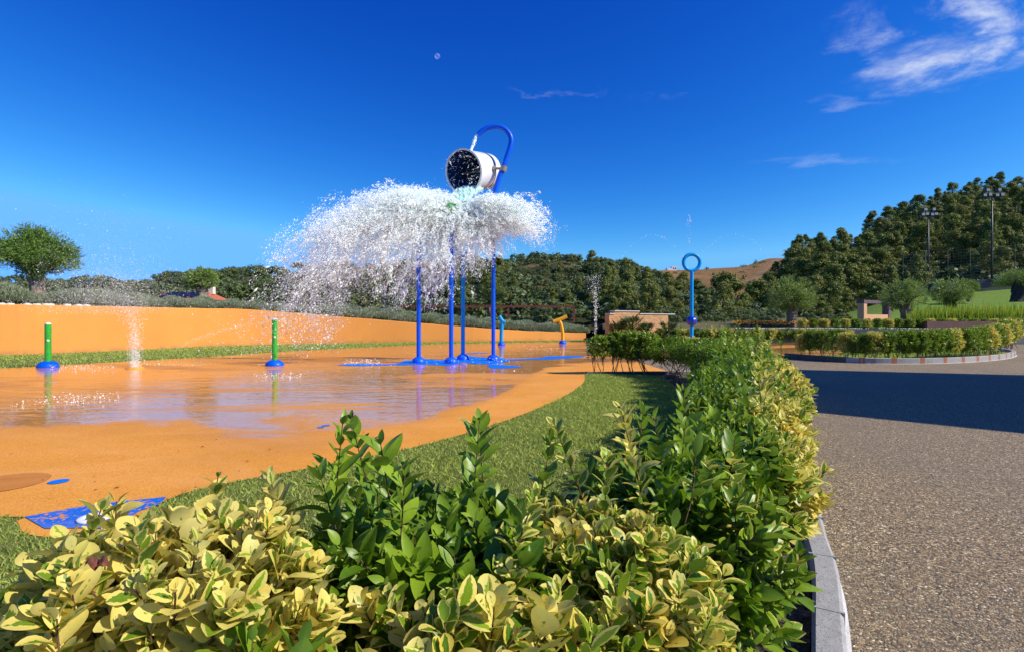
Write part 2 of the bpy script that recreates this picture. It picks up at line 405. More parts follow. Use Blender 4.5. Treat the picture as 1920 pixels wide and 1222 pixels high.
def bark(name, a, b):
    m, t, p = mat(name); P = t.node('ShaderNodeTexCoord').outputs['Object']
    f = t.noise(t.mapping(P, scale=(5, 5, 1.2)), 2.2, 6, .7, dist=.8)
    t.put(p.inputs['Base Color'], t.ramp(f, [(.3, a), (.7, b)])); p.inputs['Roughness'].default_value = .95
    t.put(p.inputs['Normal'], t.bump(f, .9, .08)); return m
M['bark'] = bark('olive_bark', (.10, .075, .05), (.34, .27, .2))
M['barkred'] = bark('reddish_bark', (.10, .045, .022), (.26, .13, .07))
M['barkdark'] = bark('dark_bark', (.012, .012, .014), (.07, .065, .06))
M['twig'] = bark('shrub_twig', (.10, .042, .022), (.22, .11, .055))
M['twiggrey'] = bark('grey_stem', (.13, .09, .06), (.27, .2, .14))

# hedge leaves: variegated; attribute 'leaf' = (variegation, random, across, along)
m, t, p = mat('hedge_leaf'); a = t.attr('leaf'); s = t.node('ShaderNodeSeparateColor'); t.l.new(a.outputs['Color'], s.inputs[0])
P = t.pos()
var, rnd, along = s.outputs[0], s.outputs[1], a.outputs['Alpha']
ac = t.math('ABSOLUTE', t.math('SUBTRACT', t.math('MULTIPLY', s.outputs[2], 2), 1))
tip = t.map(along, .55, 1, 0, .35)
jag = t.math('MULTIPLY', t.math('SUBTRACT', t.noise(P, 150, 3, .6), .5), .9)
e = t.math('SUBTRACT', t.math('ADD', t.math('ADD', ac, tip), jag), t.math('MULTIPLY', t.math('SUBTRACT', 1, var), 1.75))
cream_m = t.map(e, -.03, .05, 0, 1, True)
green = t.mix(rnd, (.065, .165, .008), (.30, .45, .022))
green = t.mix(t.map(t.noise(P, 90, 3), .42, .6, 0, .4), green, t.mix(rnd, (.13, .26, .015), (.38, .50, .04)))
cream = t.ramp(rnd, [(0, (.80, .60, .09)), (.45, (.90, .75, .19)), (.8, (.74, .68, .18)), (.93, (.82, .64, .14)), (1, (.84, .48, .03))])
cream = t.mix(t.map(t.noise(P, 60, 3), .5, .7, 0, .35), cream, (.60, .60, .14))
c = t.mix(cream_m, green, cream)
rib = t.map(ac, .0, .07, .35, 0)
c = t.mix(rib, c, t.mix(.5, c, (.5, .6, .2)))
browned = t.math('MULTIPLY', t.map(t.noise(P, 45, 4, .7), .70, .76, 0, .75), t.map(rnd, .3, .6))
c = t.mix(browned, c, (.16, .075, .03))
gb = t.node('ShaderNodeNewGeometry').outputs['Backfacing']
c = t.mix(t.math('MULTIPLY', gb, .35), c, t.mix(cream_m, (.14, .22, .07), (.58, .56, .28)))
t.put(p.inputs['Base Color'], c)
t.put(p.inputs['Roughness'], t.map(cream_m, 0, 1, .36, .46)); p.inputs['Specular IOR Level'].default_value = .34
vein = t.noise(t.mapping(P, scale=(1, 1, 1)), 220, 2)
t.put(p.inputs['Normal'], t.bump(vein, .12, .002))
tr = t.node('ShaderNodeBsdfTranslucent'); t.put(tr.inputs[0], t.mix(.6, c, (1, 1, .3), 'MULTIPLY'))
mx = t.node('ShaderNodeMixShader'); mx.inputs[0].default_value = .36
t.l.new(p.outputs[0], mx.inputs[1]); t.l.new(tr.outputs[0], mx.inputs[2]); t.l.new(mx.outputs[0], t.n['Material Output'].inputs[0]); M['leaf'] = m

# water: drops and foam
def water(name, alpha, col=(1, 1, 1)):
    m, t, p = mat(name)
    p.inputs['Base Color'].default_value = (*(c * .95 for c in col), 1); p.inputs['Roughness'].default_value = .2; p.inputs['IOR'].default_value = 1.33
    tl = t.node('ShaderNodeBsdfTranslucent'); tl.inputs[0].default_value = (*col, 1)
    tl.inputs[0].default_value = tuple(c * .24 for c in col) + (1,)
    m1 = t.node('ShaderNodeAddShader')      # far-side light added, not mixed: extra brightness stands in for lost scattering
    t.l.new(p.outputs[0], m1.inputs[0]); t.l.new(tl.outputs[0], m1.inputs[1])
    tp = t.node('ShaderNodeBsdfTransparent'); m2 = t.node('ShaderNodeMixShader'); m2.inputs[0].default_value = alpha
    t.l.new(tp.outputs[0], m2.inputs[1]); t.l.new(m1.outputs[0], m2.inputs[2]); t.l.new(m2.outputs[0], t.n['Material Output'].inputs[0]); return m
M['drop'] = water('water_drops', .66, (.95, 1, .98))
M['fine'] = water('fine_spray', .5)
M['pour'] = water('poured_water', .6, (.78, .96, .92))

# stone-clad wall
m, t, p = mat('tan_stone_cladding'); P = t.pos()
br = t.node('ShaderNodeTexBrick'); sx_ = t.node('ShaderNodeSeparateXYZ'); t.l.new(P, sx_.inputs[0]); cx_ = t.node('ShaderNodeCombineXYZ'); t.l.new(sx_.outputs[0], cx_.inputs[0]); t.l.new(sx_.outputs[2], cx_.inputs[1]); t.put(br.inputs['Vector'], cx_.outputs[0])
br.inputs['Scale'].default_value = 3.6; br.inputs['Color1'].default_value = (.50, .24, .09, 1); br.inputs['Color2'].default_value = (.70, .40, .18, 1)
br.inputs['Mortar'].default_value = (.34, .2, .1, 1); br.inputs['Mortar Size'].default_value = .025; br.inputs['Row Height'].default_value = .45; br.inputs['Brick Width'].default_value = .9
br.offset_frequency = 2
t.put(p.inputs['Base Color'], t.mix(t.map(t.noise(P, 4, 5, .7), .35, .65, 0, .6), br.outputs['Color'], (.62, .37, .17))); p.inputs['Roughness'].default_value = .9
t.put(p.inputs['Normal'], t.bump(br.outputs['Fac'], .5, .03)); M['clad'] = m

# moon: sunlit rock behind the lit air
m, t, p = mat('moon_rock'); P = t.node('ShaderNodeTexCoord').outputs['Object']
df = t.node('ShaderNodeBsdfDiffuse'); t.put(df.inputs[0], t.ramp(t.noise(P, .25, 4), [(.4, (.06, .065, .075)), (.6, (.14, .14, .15))]))
tp = t.node('ShaderNodeBsdfTransparent'); ad = t.node('ShaderNodeAddShader')
t.l.new(df.outputs[0], ad.inputs[0]); t.l.new(tp.outputs[0], ad.inputs[1]); t.l.new(ad.outputs[0], t.n['Material Output'].inputs[0]); M['moon'] = m

# ------------------------------------------------------------------ the setting: ground, drive, pad, lawns, beds, kerbs
def struct(name, o): o['kind'] = 'structure'; return o
def sheet(name, pts, z, m):
    b = MB(); b.poly(pts, z); return struct(name, b.build(name, m, smooth=False))

# one ground sheet out to the horizon
g = MB(); xs = [-4000, -300, -60, -20, 0, 20, 60, 300, 4000]; ys = [-3000, -60, -15, 0, 12, 24, 40, 300, 4500]
for i in range(8):
    for j in range(8):
        g.add([(xs[i], ys[j], -.1), (xs[i + 1], ys[j], -.1), (xs[i + 1], ys[j + 1], -.1), (xs[i], ys[j + 1], -.1)], [(0, 1, 2, 3)])
struct('ground', g.build('ground', M['ground'], smooth=False))

KERB = smooth_line([(-1.6, -2.6), (-.75, -1.2), (-.1, -.35), (.32, .32), (.62, .92), (1.01, 1.605), (1.31, 2.138), (1.49, 2.53), (1.77, 3.1), (2.15, 3.9),
                    (2.58, 4.8), (3.05, 5.9), (3.5, 7.1), (3.95, 8.4), (4.25, 9.5), (4.35, 10.3), (4.1, 10.95), (3.4, 11.12)], 8)
BEDEND = [(2.6, 11.1), (1.52, 10.98)]
inner = smooth_line([(1.52, 10.86), (2.5, 10.8), (2.85, 10.5), (2.75, 9.3), (2.5, 8.0), (2.12, 6.5), (1.65, 5.1), (1.2, 3.8), (.82, 2.9), (.5, 2.2), (.1, 1.65), (-.45, 1.32), (-1.0, .9), (-1.35, .2), (-1.9, -.9), (-2.5, -2.2)], 6)
# drive: everything right of the near kerb, up to the island and the terrace
drive = [p for p in KERB] + [(3.4, 12.2), (3.4, 16.6), (8.4, 17.0), (9.9, 16.0), (14, 16.5), (17.5, 20), (19, 27.6), (60, 27.6), (60, -12), (-4, -12)]
sheet('driveway', drive, -.055, M['road'])

# splash pad outline
PAD_NEAR = [(-2.82, 2.90), (-2.62, 2.82), (-2.42, 2.66), (-2.15, 2.62), (-2.03, 2.80), (-2.05, 3.06), (-2.02, 3.30), (-1.85, 3.52), (-1.58, 3.76), (-1.23, 4.09), (-.82, 4.52), (-.5, 4.98), (-.02, 5.83), (.55, 7.1), (1.0, 8.4), (1.3, 9.6), (1.5, 10.95)]
PAD = smooth_line([(-14, 2.2), (-8, 2.6), (-4.5, 2.85)] + PAD_NEAR, 6) + [(2.6, 11.12), (3.4, 11.15), (3.4, 12.2), (3.4, 16.4), (8.3, 16.75)] + \
      smooth_line([(9.4, 16.9), (10.9, 17.9), (12.5, 20), (14.5, 23), (15.5, 26), (14.2, 27.9)], 6) + \
      smooth_line([(10.5, 28.0), (6.5, 28.2), (4.2, 29.4), (1.2, 29), (-1.7, 27.6), (-4.2, 26), (-7, 22), (-8.5, 19.4), (-9.3, 16.9), (-10.4, 14.9), (-11.9, 12.35), (-14, 10.2), (-17, 8.5)], 6)
pb = MB(); pb.poly([(p[0], p[1]) for p in PAD], 0.0); struct('splash_pad', pb.build('splash_pad', M['pad'], smooth=False))

LAWN = [(-16, -6)] + [tuple(p) for p in inner[::-1]] + [(1.5, 11.0)] + [tuple(p) for p in smooth_line([(-14, 2.2), (-8, 2.6), (-4.5, 2.85)] + PAD_NEAR, 6)][::-1] + [(-16, 2.2)]
sheet('lawn', LAWN, -.004, M['lawn'])
BED = [tuple(p[:2]) for p in offset(KERB, .1)] + BEDEND + [tuple(p) for p in inner]
sheet('planting_bed', BED, -.016, M['soil'])

# far lawn strip between the pad and the retaining wall, and behind the pad
WALL = [(-30, 11.4), (-24, 13.6), (-20.4, 15.4), (-16.8, 17.5), (-14.9, 20.3), (-13.95, 23.0), (-12.3, 25.2), (-8.8, 27.6), (-5.2, 29.0), (-1.8, 30.2), (1.6, 32.2), (4.7, 33.9)]
WALLTOP = [1.63, 1.63, 1.64, 1.645, 1.66, 1.68, 1.66, 1.36, 1.05, .76, .53, .40]
WL = smooth_line([(x, y, z) for (x, y), z in zip(WALL, WALLTOP)], 8)
strip = [(-30, 6), (-17, 8.2)] + [tuple(p) for p in smooth_line([(-14, 10.0), (-11.9, 12.2), (-10.4, 14.7), (-9.3, 16.7), (-8.5, 19.2), (-7, 21.8), (-4.2, 25.8), (-1.7, 27.4), (1.2, 28.8), (4.2, 30), (9.5, 29.2), (14.4, 27.5)], 6)] + [(16, 26.5), (19.5, 27.5), (19.5, 33), (4.7, 36)] + [(p[0] - .1, p[1] + .1) for p in WL[::-1]]
sheet('far_lawn', strip, -.02, M['lawn'])

def kerb(name, line, width, z0, z1, m, joints=None, haunch=True):
    """stones with slightly rounded edges along a line; the line is the outer edge"""
    P = np.array([p[:2] for p in line]); r = .012
    prof = [(0, z0), (0, z1 - r), (r, z1), (width - r, z1), (width, z1 - r), (width, z0)]
    cols = [offset(line, d) for d, z in prof]
    b = MB(); n = len(P); k = len(prof)
    arc = np.concatenate([[0], np.cumsum(np.linalg.norm(np.diff(P, axis=0), axis=1))])
    vs = [(cols[j][i][0], cols[j][i][1], prof[j][1]) for i in range(n) for j in range(k)]
    fs = [(i * k + j, (i + 1) * k + j, (i + 1) * k + j + 1, i * k + j + 1) for i in range(n - 1) for j in range(k - 1)]
    fs = [f[::-1] for f in fs]
    b.add(vs, fs, 0)
    if haunch:
        hp = [(-.075, z0), (-.06, z0 + .035), (-.003, z0 + .05)]
        hc = [offset(line, d) for d, z in hp]
        b.add([(hc[j][i][0], hc[j][i][1], hp[j][1]) for i in range(n) for j in range(3)],
              [(i * 3 + j, i * 3 + j + 1, (i + 1) * 3 + j + 1, (i + 1) * 3 + j) for i in range(n - 1) for j in range(2)], 1)
    if joints: # mortar collars between the stones
        step, gap = joints; s = step * .4
        while s < arc[-1] - .1:
            def pt(ss): return np.array([np.interp(ss, arc, P[:, 0]), np.interp(ss, arc, P[:, 1])])
            a, c = pt(s), pt(s + gap); T = (c - a) / np.linalg.norm(c - a); Nn = np.array([-T[1], T[0]])
            vv = []
            for q in (a, c):
                for d, z in ((-.003, z0), (-.003, z1 + .002), (width + .003, z1 + .002), (width + .003, z0)):
                    vv.append((*(q + Nn * d), z))
            b.add(vv, [(0, 4, 5, 1), (1, 5, 6, 2), (2, 6, 7, 3), (0, 1, 2, 3), (7, 6, 5, 4)], 2); s += step
    o = b.build(name, m, smooth=False); return struct(name, o)
kerb('kerb', KERB, .095, -.1, .06, [M['kerb'], M['haunch'], M['kerb']], (.5, .012))
kerb('stone_edging', smooth_line([(3.4, 11.12), (2.6, 11.08), (1.52, 10.96)], 8), .10, -.1, .05, [M['darkkerb'], M['darkkerb'], M['darkkerb']], (.32, .02), haunch=False)

# island across the drive
ISL = smooth_line([(8.55, 16.75), (9.3, 14.85), (10.6, 14.4), (12.4, 14.8), (14.9, 16.2), (17.3, 18.3), (18.3, 20.0), (18.2, 21.6), (17.0, 22.4)], 8)
ISLAND = [tuple(p) for p in ISL] + [(14.5, 22.7), (12.6, 19.9), (11, 17.8), (9.5, 16.8)]
sheet('island_lawn', ISLAND, -.012, M['lawn2'])
n_dark = 9
kerb('dark_kerb', ISL[:n_dark], .12, -.1, .10, [M['darkkerb'], M['darkkerb'], M['darkkerb']], (.6, .015), haunch=False)
kerb('island_kerb', ISL[n_dark - 1:], .12, -.1, .10, [M['kerb'], M['haunch'], M['mortar']], (.78, .13))

# terrace and rising lawn on the right, behind the grey wall
def lerp_pts(x, pts): return float(np.interp(x, [p[0] for p in pts], [p[1] for p in pts]))
def terrace_z(u, Y):
    slope = lerp_pts(u, [(.2, 0), (.6, .25), (.72, .9), (.95, 1.25), (1.6, 1.3)])
    e = 31.0 if u > .6 else 31.5
    return .70 + .25 * min(1, max(0, (Y - 30.4) / 2)) * (1 if u < .62 else .6) + 2.6 * slope * min(1, max(0, (Y - e) / 16)) + .02 * (Y - 47) * (Y > 47)
TY0 = lambda u: lerp_pts(u, [(.13, 33.8), (.2, 31.6), (.3, 30.2), (.5, 29.2), (.62, 28.4), (.75, 27.8), (1.0, 27.8), (1.6, 27.8)])
tb = MB(); us = np.linspace(.17, 1.6, 70); rows = np.concatenate([[0, .3, .6, 1, 1.5, 2.1, 2.8], np.linspace(3.6, 27, 24)])
V = []
for r in rows:
    for u in us:
        Y = TY0(u) + r; V.append((u * Y, Y, terrace_z(u, Y) if r > 0 else .66))
nu = len(us); tb.add(V, [(j * nu + i, j * nu + i + 1, (j + 1) * nu + i + 1, (j + 1) * nu + i) for j in range(len(rows) - 1) for i in range(nu - 1)])
tb.m = [1 if (tb.v[f[0]][0] / tb.v[f[0]][1]) < .60 else 0 for f in tb.f]
struct('terrace_lawn', tb.build('terrace_lawn', [M['lawn2'], M['ground']]))

# planted bank behind the orange wall
bb = MB(); n = len(WL); ds = [0.0, .3, .9, 1.8, 3, 5, 9, 16, 28]; rise = [-.12, -.02, .08, .22, .42, .6, .75, .7, .5]
off = [offset(WL, d) for d in ds]
bb.add([(off[j][i][0], off[j][i][1], WL[i][2] + rise[j]) for j in range(len(ds)) for i in range(n)],
       [(j * n + i, j * n + i + 1, (j + 1) * n + i + 1, (j + 1) * n + i) for j in range(len(ds) - 1) for i in range(n - 1)])
struct('bank', bb.build('bank', M['ground']))
def bank_pt(s, d):
    """point on the bank: s 0..1 along the wall, d metres behind it"""
    i = s * (n - 1); i0 = int(min(i, n - 2)); f = i - i0
    o = offset(WL, d); p = o[i0] * (1 - f) + o[i0 + 1] * f; z = WL[i0][2] * (1 - f) + WL[i0 + 1][2] * f
    return (p[0], p[1], z + float(np.interp(d, ds, rise)))
def wall_s(u):
    """fraction along the wall seen in the photo's column u"""
    k = [(p[0] / p[1]) * F + 960 for p in WL]; return float(np.interp(u, k, np.linspace(0, 1, len(k))))

# hills
class Hill:
    def __init__(s, pts, ridge, foot, drop, z0):
        s.pts, s.ridge, s.foot, s.drop, s.z0 = pts, ridge, foot, drop, z0
    def z(s, u, Y):
        px = 960 + u * F; Y0, Y1 = lerp_pts(px, s.foot), lerp_pts(px, s.ridge)
        z1 = H + (605 - lerp_pts(px, s.pts)) / F * Y1 - s.drop; z0 = lerp_pts(px, s.z0) if isinstance(s.z0, list) else s.z0
        f = (Y - Y0) / (Y1 - Y0)
        nzv = .5 * math.sin(Y * .21 + u * 9) + .4 * math.sin(u * 37 + Y * .11) + .3 * math.sin(u * 71 - Y * .33)
        if f <= 0: return z0 + f * 1.5
        if f <= 1: return z0 + (z1 - z0) * (f ** .9) + nzv * min(1, f * 4) * .9
        return z1 + nzv * .9 - (f - 1) ** 1.3 * (z1 - z0) * .8
    def build(s, name, m, u0, u1, nu=150, ny=46, over=.9):
        b = MB(); us = np.linspace(u0, u1, nu); V = []
        for j in range(ny):
            for u in us:
                px = 960 + u * F; Y0, Y1 = lerp_pts(px, s.foot), lerp_pts(px, s.ridge)
                Y = Y0 + (Y1 - Y0) * (-.08 + (1 + over) * j / (ny - 1)); V.append((u * Y, Y, s.z(u, Y)))
        b.add(V, [(j * nu + i, j * nu + i + 1, (j + 1) * nu + i + 1, (j + 1) * nu + i) for j in range(ny - 1) for i in range(nu - 1)])
        return struct(name, b.build(name, m))
hillA = Hill([(-700, 545), (-200, 532), (0, 531), (150, 531), (280, 525), (330, 519), (430, 514), (560, 510), (650, 503), (740, 498), (830, 492), (950, 478), (1010, 471), (1080, 476), (1130, 482), (1200, 502), (1250, 524), (1330, 552), (1400, 578), (1480, 600), (1600, 606)],
             [(-700, 240), (300, 210), (620, 170), (800, 120), (1100, 108), (1300, 98), (1600, 80)], [(-700, 70), (300, 62), (700, 52), (1100, 47), (1600, 44)], 1.2, [(0, 1.2), (700, .9), (1100, .6), (1600, .5)])
hillB = Hill([(900, 520), (1150, 512), (1240, 505.5), (1290, 507), (1330, 504), (1400, 497), (1440, 488), (1490, 484), (1560, 478), (1700, 470), (2400, 470)], [(900, 250), (2400, 250)], [(900, 112), (1300, 104), (1400, 100), (2400, 140)], 0, 2.0)
hillC = Hill([(1250, 640), (1330, 612), (1400, 575), (1450, 500), (1503, 448), (1585, 437), (1620, 420), (1665, 388), (1744, 364), (1812, 338), (1878, 326), (1920, 326), (2060, 300), (2500, 250)],
             [(1300, 92), (1450, 110), (1600, 125), (1920, 135), (2500, 150)], [(1300, 50), (1700, 50), (2500, 52)], 3.9, [(1250, .6), (1500, .8), (1700, 2.4), (2500, 4.5)])
hillA.build('wooded_hill', M['hill_green'], -1.8, .62)
hillB.build('dry_hill', M['hill_dry'], -.05, 1.4, 110, 30, .5)
hillC.build('pine_hill', M['hill_dark'], .3, 1.55)

# orange retaining wall
wb = MB(); top = WL; off_b = offset(WL, .28)
rng = np.random.default_rng(3); lump = np.convolve(rng.normal(0, .012, len(WL)), [.25, .5, .25], 'same')
V = []
for i, pnt in enumerate(WL):
    zt = pnt[2] + lump[i]
    V += [(pnt[0], pnt[1], -.15), (pnt[0], pnt[1], zt - .02), (pnt[0] + (off_b[i][0] - pnt[0]) * .1, pnt[1] + (off_b[i][1] - pnt[1]) * .1, zt), (off_b[i][0], off_b[i][1], zt + .005), (off_b[i][0], off_b[i][1], -.15)]
wb.add(V, [(i * 5 + j, i * 5 + j + 1, (i + 1) * 5 + j + 1, (i + 1) * 5 + j)[::-1] for i in range(len(WL) - 1) for j in range(4)] + [tuple(range(5)), tuple(range((len(WL) - 1) * 5, len(WL) * 5))[::-1]])
tag(wb.build('retaining_wall', M['wall'], smooth=False), 'long curved orange rendered retaining wall behind the splash pad', 'wall')

# low grey terrace wall behind the right hand lawn
gb_ = MB(); GW = [(u * TY0(u), TY0(u) - .05) for u in np.linspace(.175, 1.3, 60)]; ob = offset(GW, .22); V = []
for i, pnt in enumerate(GW):
    V += [(pnt[0], pnt[1], -.15), (pnt[0], pnt[1], .70), (ob[i][0], ob[i][1], .70), (ob[i][0], ob[i][1], -.15)]
gb_.add(V, [(i * 4 + j, i * 4 + j + 1, (i + 1) * 4 + j + 1, (i + 1) * 4 + j)[::-1] for i in range(len(GW) - 1) for j in range(3)] + [(0, 1, 2, 3), tuple(range((len(GW) - 1) * 4, len(GW) * 4))[::-1]])
tag(gb_.build('terrace_wall', M['greywall'], smooth=False), 'low grey concrete terrace wall with a row of hedge shrubs along it', 'wall')

# tan stone-clad wall with a raised middle
x0, y, _ = atY(1130, 620, 30.0); x1 = atY(1265, 620, 30.0)[0]; xa = atY(1142, 0, 30.0)[0]; xb = atY(1197, 0, 30.0)[0]
zlo = atY(0, 589.5, 30.0)[2]; zhi = atY(0, 584.5, 30.0)[2]
b = MB(); prof = [(x0, -.2), (x1, -.2), (x1, zlo), (xb, zlo), (xb, zhi), (xa, zhi), (xa, zlo), (x0, zlo)]
fr = [(px, y, pz) for px, pz in prof]; bk = [(px, y + .4, pz) for px, pz in prof]
b.add(fr + bk, [(0, 1, 2, 3, 6, 7), (3, 4, 5, 6), (15, 14, 11, 10, 9, 8), (14, 13, 12, 11)] + [(i, i + 8, (i + 1) % 8 + 8, (i + 1) % 8) for i in range(8)])
x1 += .12 * (x1 - x0)
sw = tag(empty('stone_wall', ((x0 + x1) / 2, y, 0)), 'tan stone clad garden wall with a raised middle section', 'wall')
o = b.build('cladding', M['clad'], sw, smooth=False); o.matrix_parent_inverse = sw.matrix_basis.inverted()
b = MB()
for (a, c, z) in ((x0, xa, zlo), (xa, xb, zhi), (xb, x1, zlo)): b.box(((a + c) / 2, y + .2, z + .025), (c - a + .02 if z == zhi else c - a - .03, .5, .05))
o = b.build('coping', M['haunch'], sw, smooth=False); o.matrix_parent_inverse = sw.matrix_basis.inverted()

sw.rotation_euler = (0, 0, .42)
# ------------------------------------------------------------------ splash pad features
def rel(o, root):
    """parent o, built in world space, to root without moving it"""
    o.parent = root; o.matrix_parent_inverse = root.matrix_basis.inverted(); return o
def dome(mb, c, r, h, mi=0):
    mb.lathe([(r, 0), (r * 1.0, h * .12), (r * .93, h * .42), (r * .76, h * .72), (r * .5, h * .92), (.02, h)], c, 32, mi=mi)

# dumping bucket on its hooked pole
PY = 14.9
root = tag(empty('dumping_bucket', (*at(925, 675.5), 0)), 'white tipping bucket pouring water from a tall hooked blue pole', 'water feature')
path = [(925, 672), (925, 600), (925, 520), (925, 440), (924.5, 395), (927, 368), (934, 340), (943, 315), (952, 290), (957.5, 272), (958, 260), (953, 249), (944, 241), (931, 237.5), (917, 239.5), (906, 245), (897, 253)]
pts = smooth_line([atY(u, v, PY) for u, v in path], 5)
b = MB(); b.tube(pts, [.054] * 15 + [.060] * 3 + [.066] * 2 + [.072] * (len(pts) - 20), 20); pole = rel(b.build('pole', M['blue'], sharp=50), root)
b = MB(); z0 = atY(0, 396, PY)[2]; b.tube([(pts[20][0], PY, z0 - .09), (pts[20][0], PY, z0 + .09)], .074, 20); rel(b.build('pole_sleeve', M['blue'], sharp=50), root)
b = MB(); dome(b, (*at(925, 675.5), 0.004), .185, .165); rel(b.build('base_cover', M['blue']), root)
ax = Vector((-.50, -.83, -.245)).normalized(); Bc = Vector((-1.03, 15.12, 5.33)); L = .62
back, front = Bc - ax * L, Bc + ax * L
b = MB(); Rf, Rb = .585, .50
b.lathe([(.02, 0), (Rb - .06, 0), (Rb, .05), (Rb + (Rf - Rb) * .28, .36)], back, 64, ax)
b.lathe([(Rb + (Rf - Rb) * .28 - .018, .361), (Rb + (Rf - Rb) * .31 - .018, .402)], back, 64, ax, mi=1)
b.lathe([(Rb + (Rf - Rb) * .31, .403), (Rf, 2 * L - .05), (Rf + .022, 2 * L - .045), (Rf + .026, 2 * L - .01), (Rf + .012, 2 * L), (Rf - .02, 2 * L), (Rf - .026, 2 * L - .03)], back, 64, ax)
bk = rel(b.build('bucket', [M['bucket'], M['groove']], sharp=40), root)
b = MB(); b.lathe([(Rf - .028, 2 * L - .03), (Rb - .01, .12), (.02, .1)], back, 64, ax); o = b.build('lining', M['bucket_in']); o.parent = bk
side = ax.cross(Vector((0, 0, 1))).normalized();
if side.x < 0: side = -side
pv = Bc + ax * -.10
pp = Vector(atY(944, 317, PY))
b = MB(); b.tube([pv - side * .5, pv + side * .35, pv + side * .62], .035, 12); b.tube([pv + side * .60, pp], .032, 12)
b.tube([pv + side * .555, pv + side * .60], .075, 16); b.tube([pp - Vector((.02, 0, .07)), pp + Vector((.02, 0, .07))], .098, 16)
rel(b.build('axle', M['steel'], sharp=40), root)

# three blue spray posts below it
def spray_post(u, v, ztop, mats, label, head, rad=.058, k_=1.0):
    x, y = at(u, v); r = tag(empty('spray_post', (x, y, 0), math.atan2(-x, y)), label, 'water feature')
    b = MB(); b.tube([(0, 0, .1), (0, 0, ztop * .5), (0, 0, ztop)], rad, 20); b.build('pole', mats[0], r, sharp=50)
    b = MB(); dome(b, (0, 0, .004), .22 if head == 'cap' else .185, .145 if head == 'cap' else .165); b.build('base_cover', mats[1], r)
    b = MB()
    if head == 'flower':
        for k in range(5):
            a = 2 * math.pi * k / 5 + .4; d = Vector((math.cos(a), math.sin(a), .55)).normalized()
            b.tube([Vector((0, 0, ztop - .05)) + d * .05, Vector((0, 0, ztop)) + d * .22 * k_, Vector((0, 0, ztop)) + d * .36 * k_ + Vector((0, 0, -.02))], [.04 * k_, .085 * k_, .02 * k_], 10)
        b.tube([(0, 0, ztop - .12), (0, 0, ztop + .12)], [.10, .08], 14)
        b.build('spray_head', M['green'], r)
    elif head == 'fork':
        for sx in (-1, 1):
            b.tube([(0, 0, ztop - .1), (sx * .16, .02, ztop + .22), (sx * .3, .04, ztop + .34)], [.05, .045, .035], 10)
        b.build('spray_head', M['blue'], r)
    elif head == 'cap':
        b.lathe([(rad, ztop - .01), (rad + .006, ztop), (rad * .6, ztop + .03), (.01, ztop + .035)], n=20); b.build('cap', M['white'], r)
        b2 = MB(); b2.lathe([(.026, 0), (.028, .008), (.018, .014), (.003, .014)], (0, -rad * .97, ztop * .62), 14, ax=(0, -1, 0)); b2.build('nozzle', M['white'], r)
    return r
spray_post(785, 680, 3.82, (M['blue'], M['blue']), 'blue spray post with a green head, leftmost of the posts under the bucket', 'flower', k_=1.2)
spray_post(846, 680.5, 4.02, (M['blue'], M['blue']), 'blue spray post with a green head nearest below the bucket mouth', 'flower', k_=.6)
spray_post(868, 674, 2.95, (M['azure'], M['blue']), 'brighter blue forked post standing just behind the other poles', 'fork')
spray_post(90, 687.5, 1.02, (M['green'], M['blue']), 'short green post with white cap on blue base at the lawn edge', 'cap', .066)
spray_post(515, 685, 1.13, (M['green'], M['blue']), 'short wet green post on blue base below the flying water', 'cap', .062)

def bent_post(u, v, mats, label, path, rad):
    x, y = at(u, v); r = tag(empty('water_cannon', (x, y, 0)), label, 'water feature'); b = MB()
    for pp_, rr in path: b.tube(smooth_line([(a * y / F, 0, c * y / F) for a, c in pp_], 6), rr, 16)
    b.build('pole', mats[0], r, sharp=50)
    b = MB(); dome(b, (0, 0, .004), 7.0 * y / F, .17); b.build('base_cover', mats[1], r); return r
bent_post(1055, 643.5, (M['yellow'], M['blue']), 'yellow bent water cannon with a crossbar head on a blue base', [([(0, 4), (0, 18), (-2, 32), (-7, 44)], .085), ([(-18, 40.5), (-7, 44), (8, 50.5)], .095)], .08)
bent_post(940, 647, (M['azure'], M['blue']), 'light blue water cannon with a short angled head beside the hooked pole', [([(0, 4), (0, 20), (1, 36), (2, 45)], .085), ([(-4, 54), (2, 45), (7, 42)], .09)], .08)

# ring jet
RY = 20.0; rx = atY(1297, 0, RY)[0]
r = tag(empty('ring_jet', (rx, RY, 0)), 'tall azure pole topped by a ring with a dark blue ribbed ball', 'water feature')
zc = H + (605 - 492.5) / F * RY; rr = 15.3 * RY / F
b = MB(); b.tube([(0, 0, .05), (0, 0, 1.5), (0, 0, zc - rr)], .066, 18); b.build('pole', M['azure'], r, sharp=50)
b = MB(); V = []; nn, mm = 64, 16
for i in range(nn):
    a = 2 * math.pi * i / nn
    for k in range(mm):
        c = 2 * math.pi * k / mm; q_ = rr + .066 * math.cos(c); V.append((q_ * math.cos(a), .066 * math.sin(c), zc + q_ * math.sin(a)))
b.add(V, [(i * mm + k, i * mm + (k + 1) % mm, ((i + 1) % nn) * mm + (k + 1) % mm, ((i + 1) % nn) * mm + k) for i in range(nn) for k in range(mm)]); b.build('ring', M['azure'], r)
zb = H + (605 - 602) / F * RY; b = MB(); V = []; nn, mm = 48, 20; rb_ = .185
for j in range(mm + 1):
    th = math.pi * j / mm
    for i in range(nn):
        a = 2 * math.pi * i / nn; q_ = rb_ * math.sin(th) * (1 + .07 * abs(math.cos(4 * a)) - .06 * (abs(math.cos(4 * a)) < .3)); V.append((q_ * math.cos(a), q_ * math.sin(a), zb + rb_ * 1.02 * math.cos(th)))
b.add(V, [(j * nn + i, (j + 1) * nn + i, (j + 1) * nn + (i + 1) % nn, j * nn + (i + 1) % nn) for j in range(mm) for i in range(nn)]); b.build('ribbed_ball', M['navyball'], r)
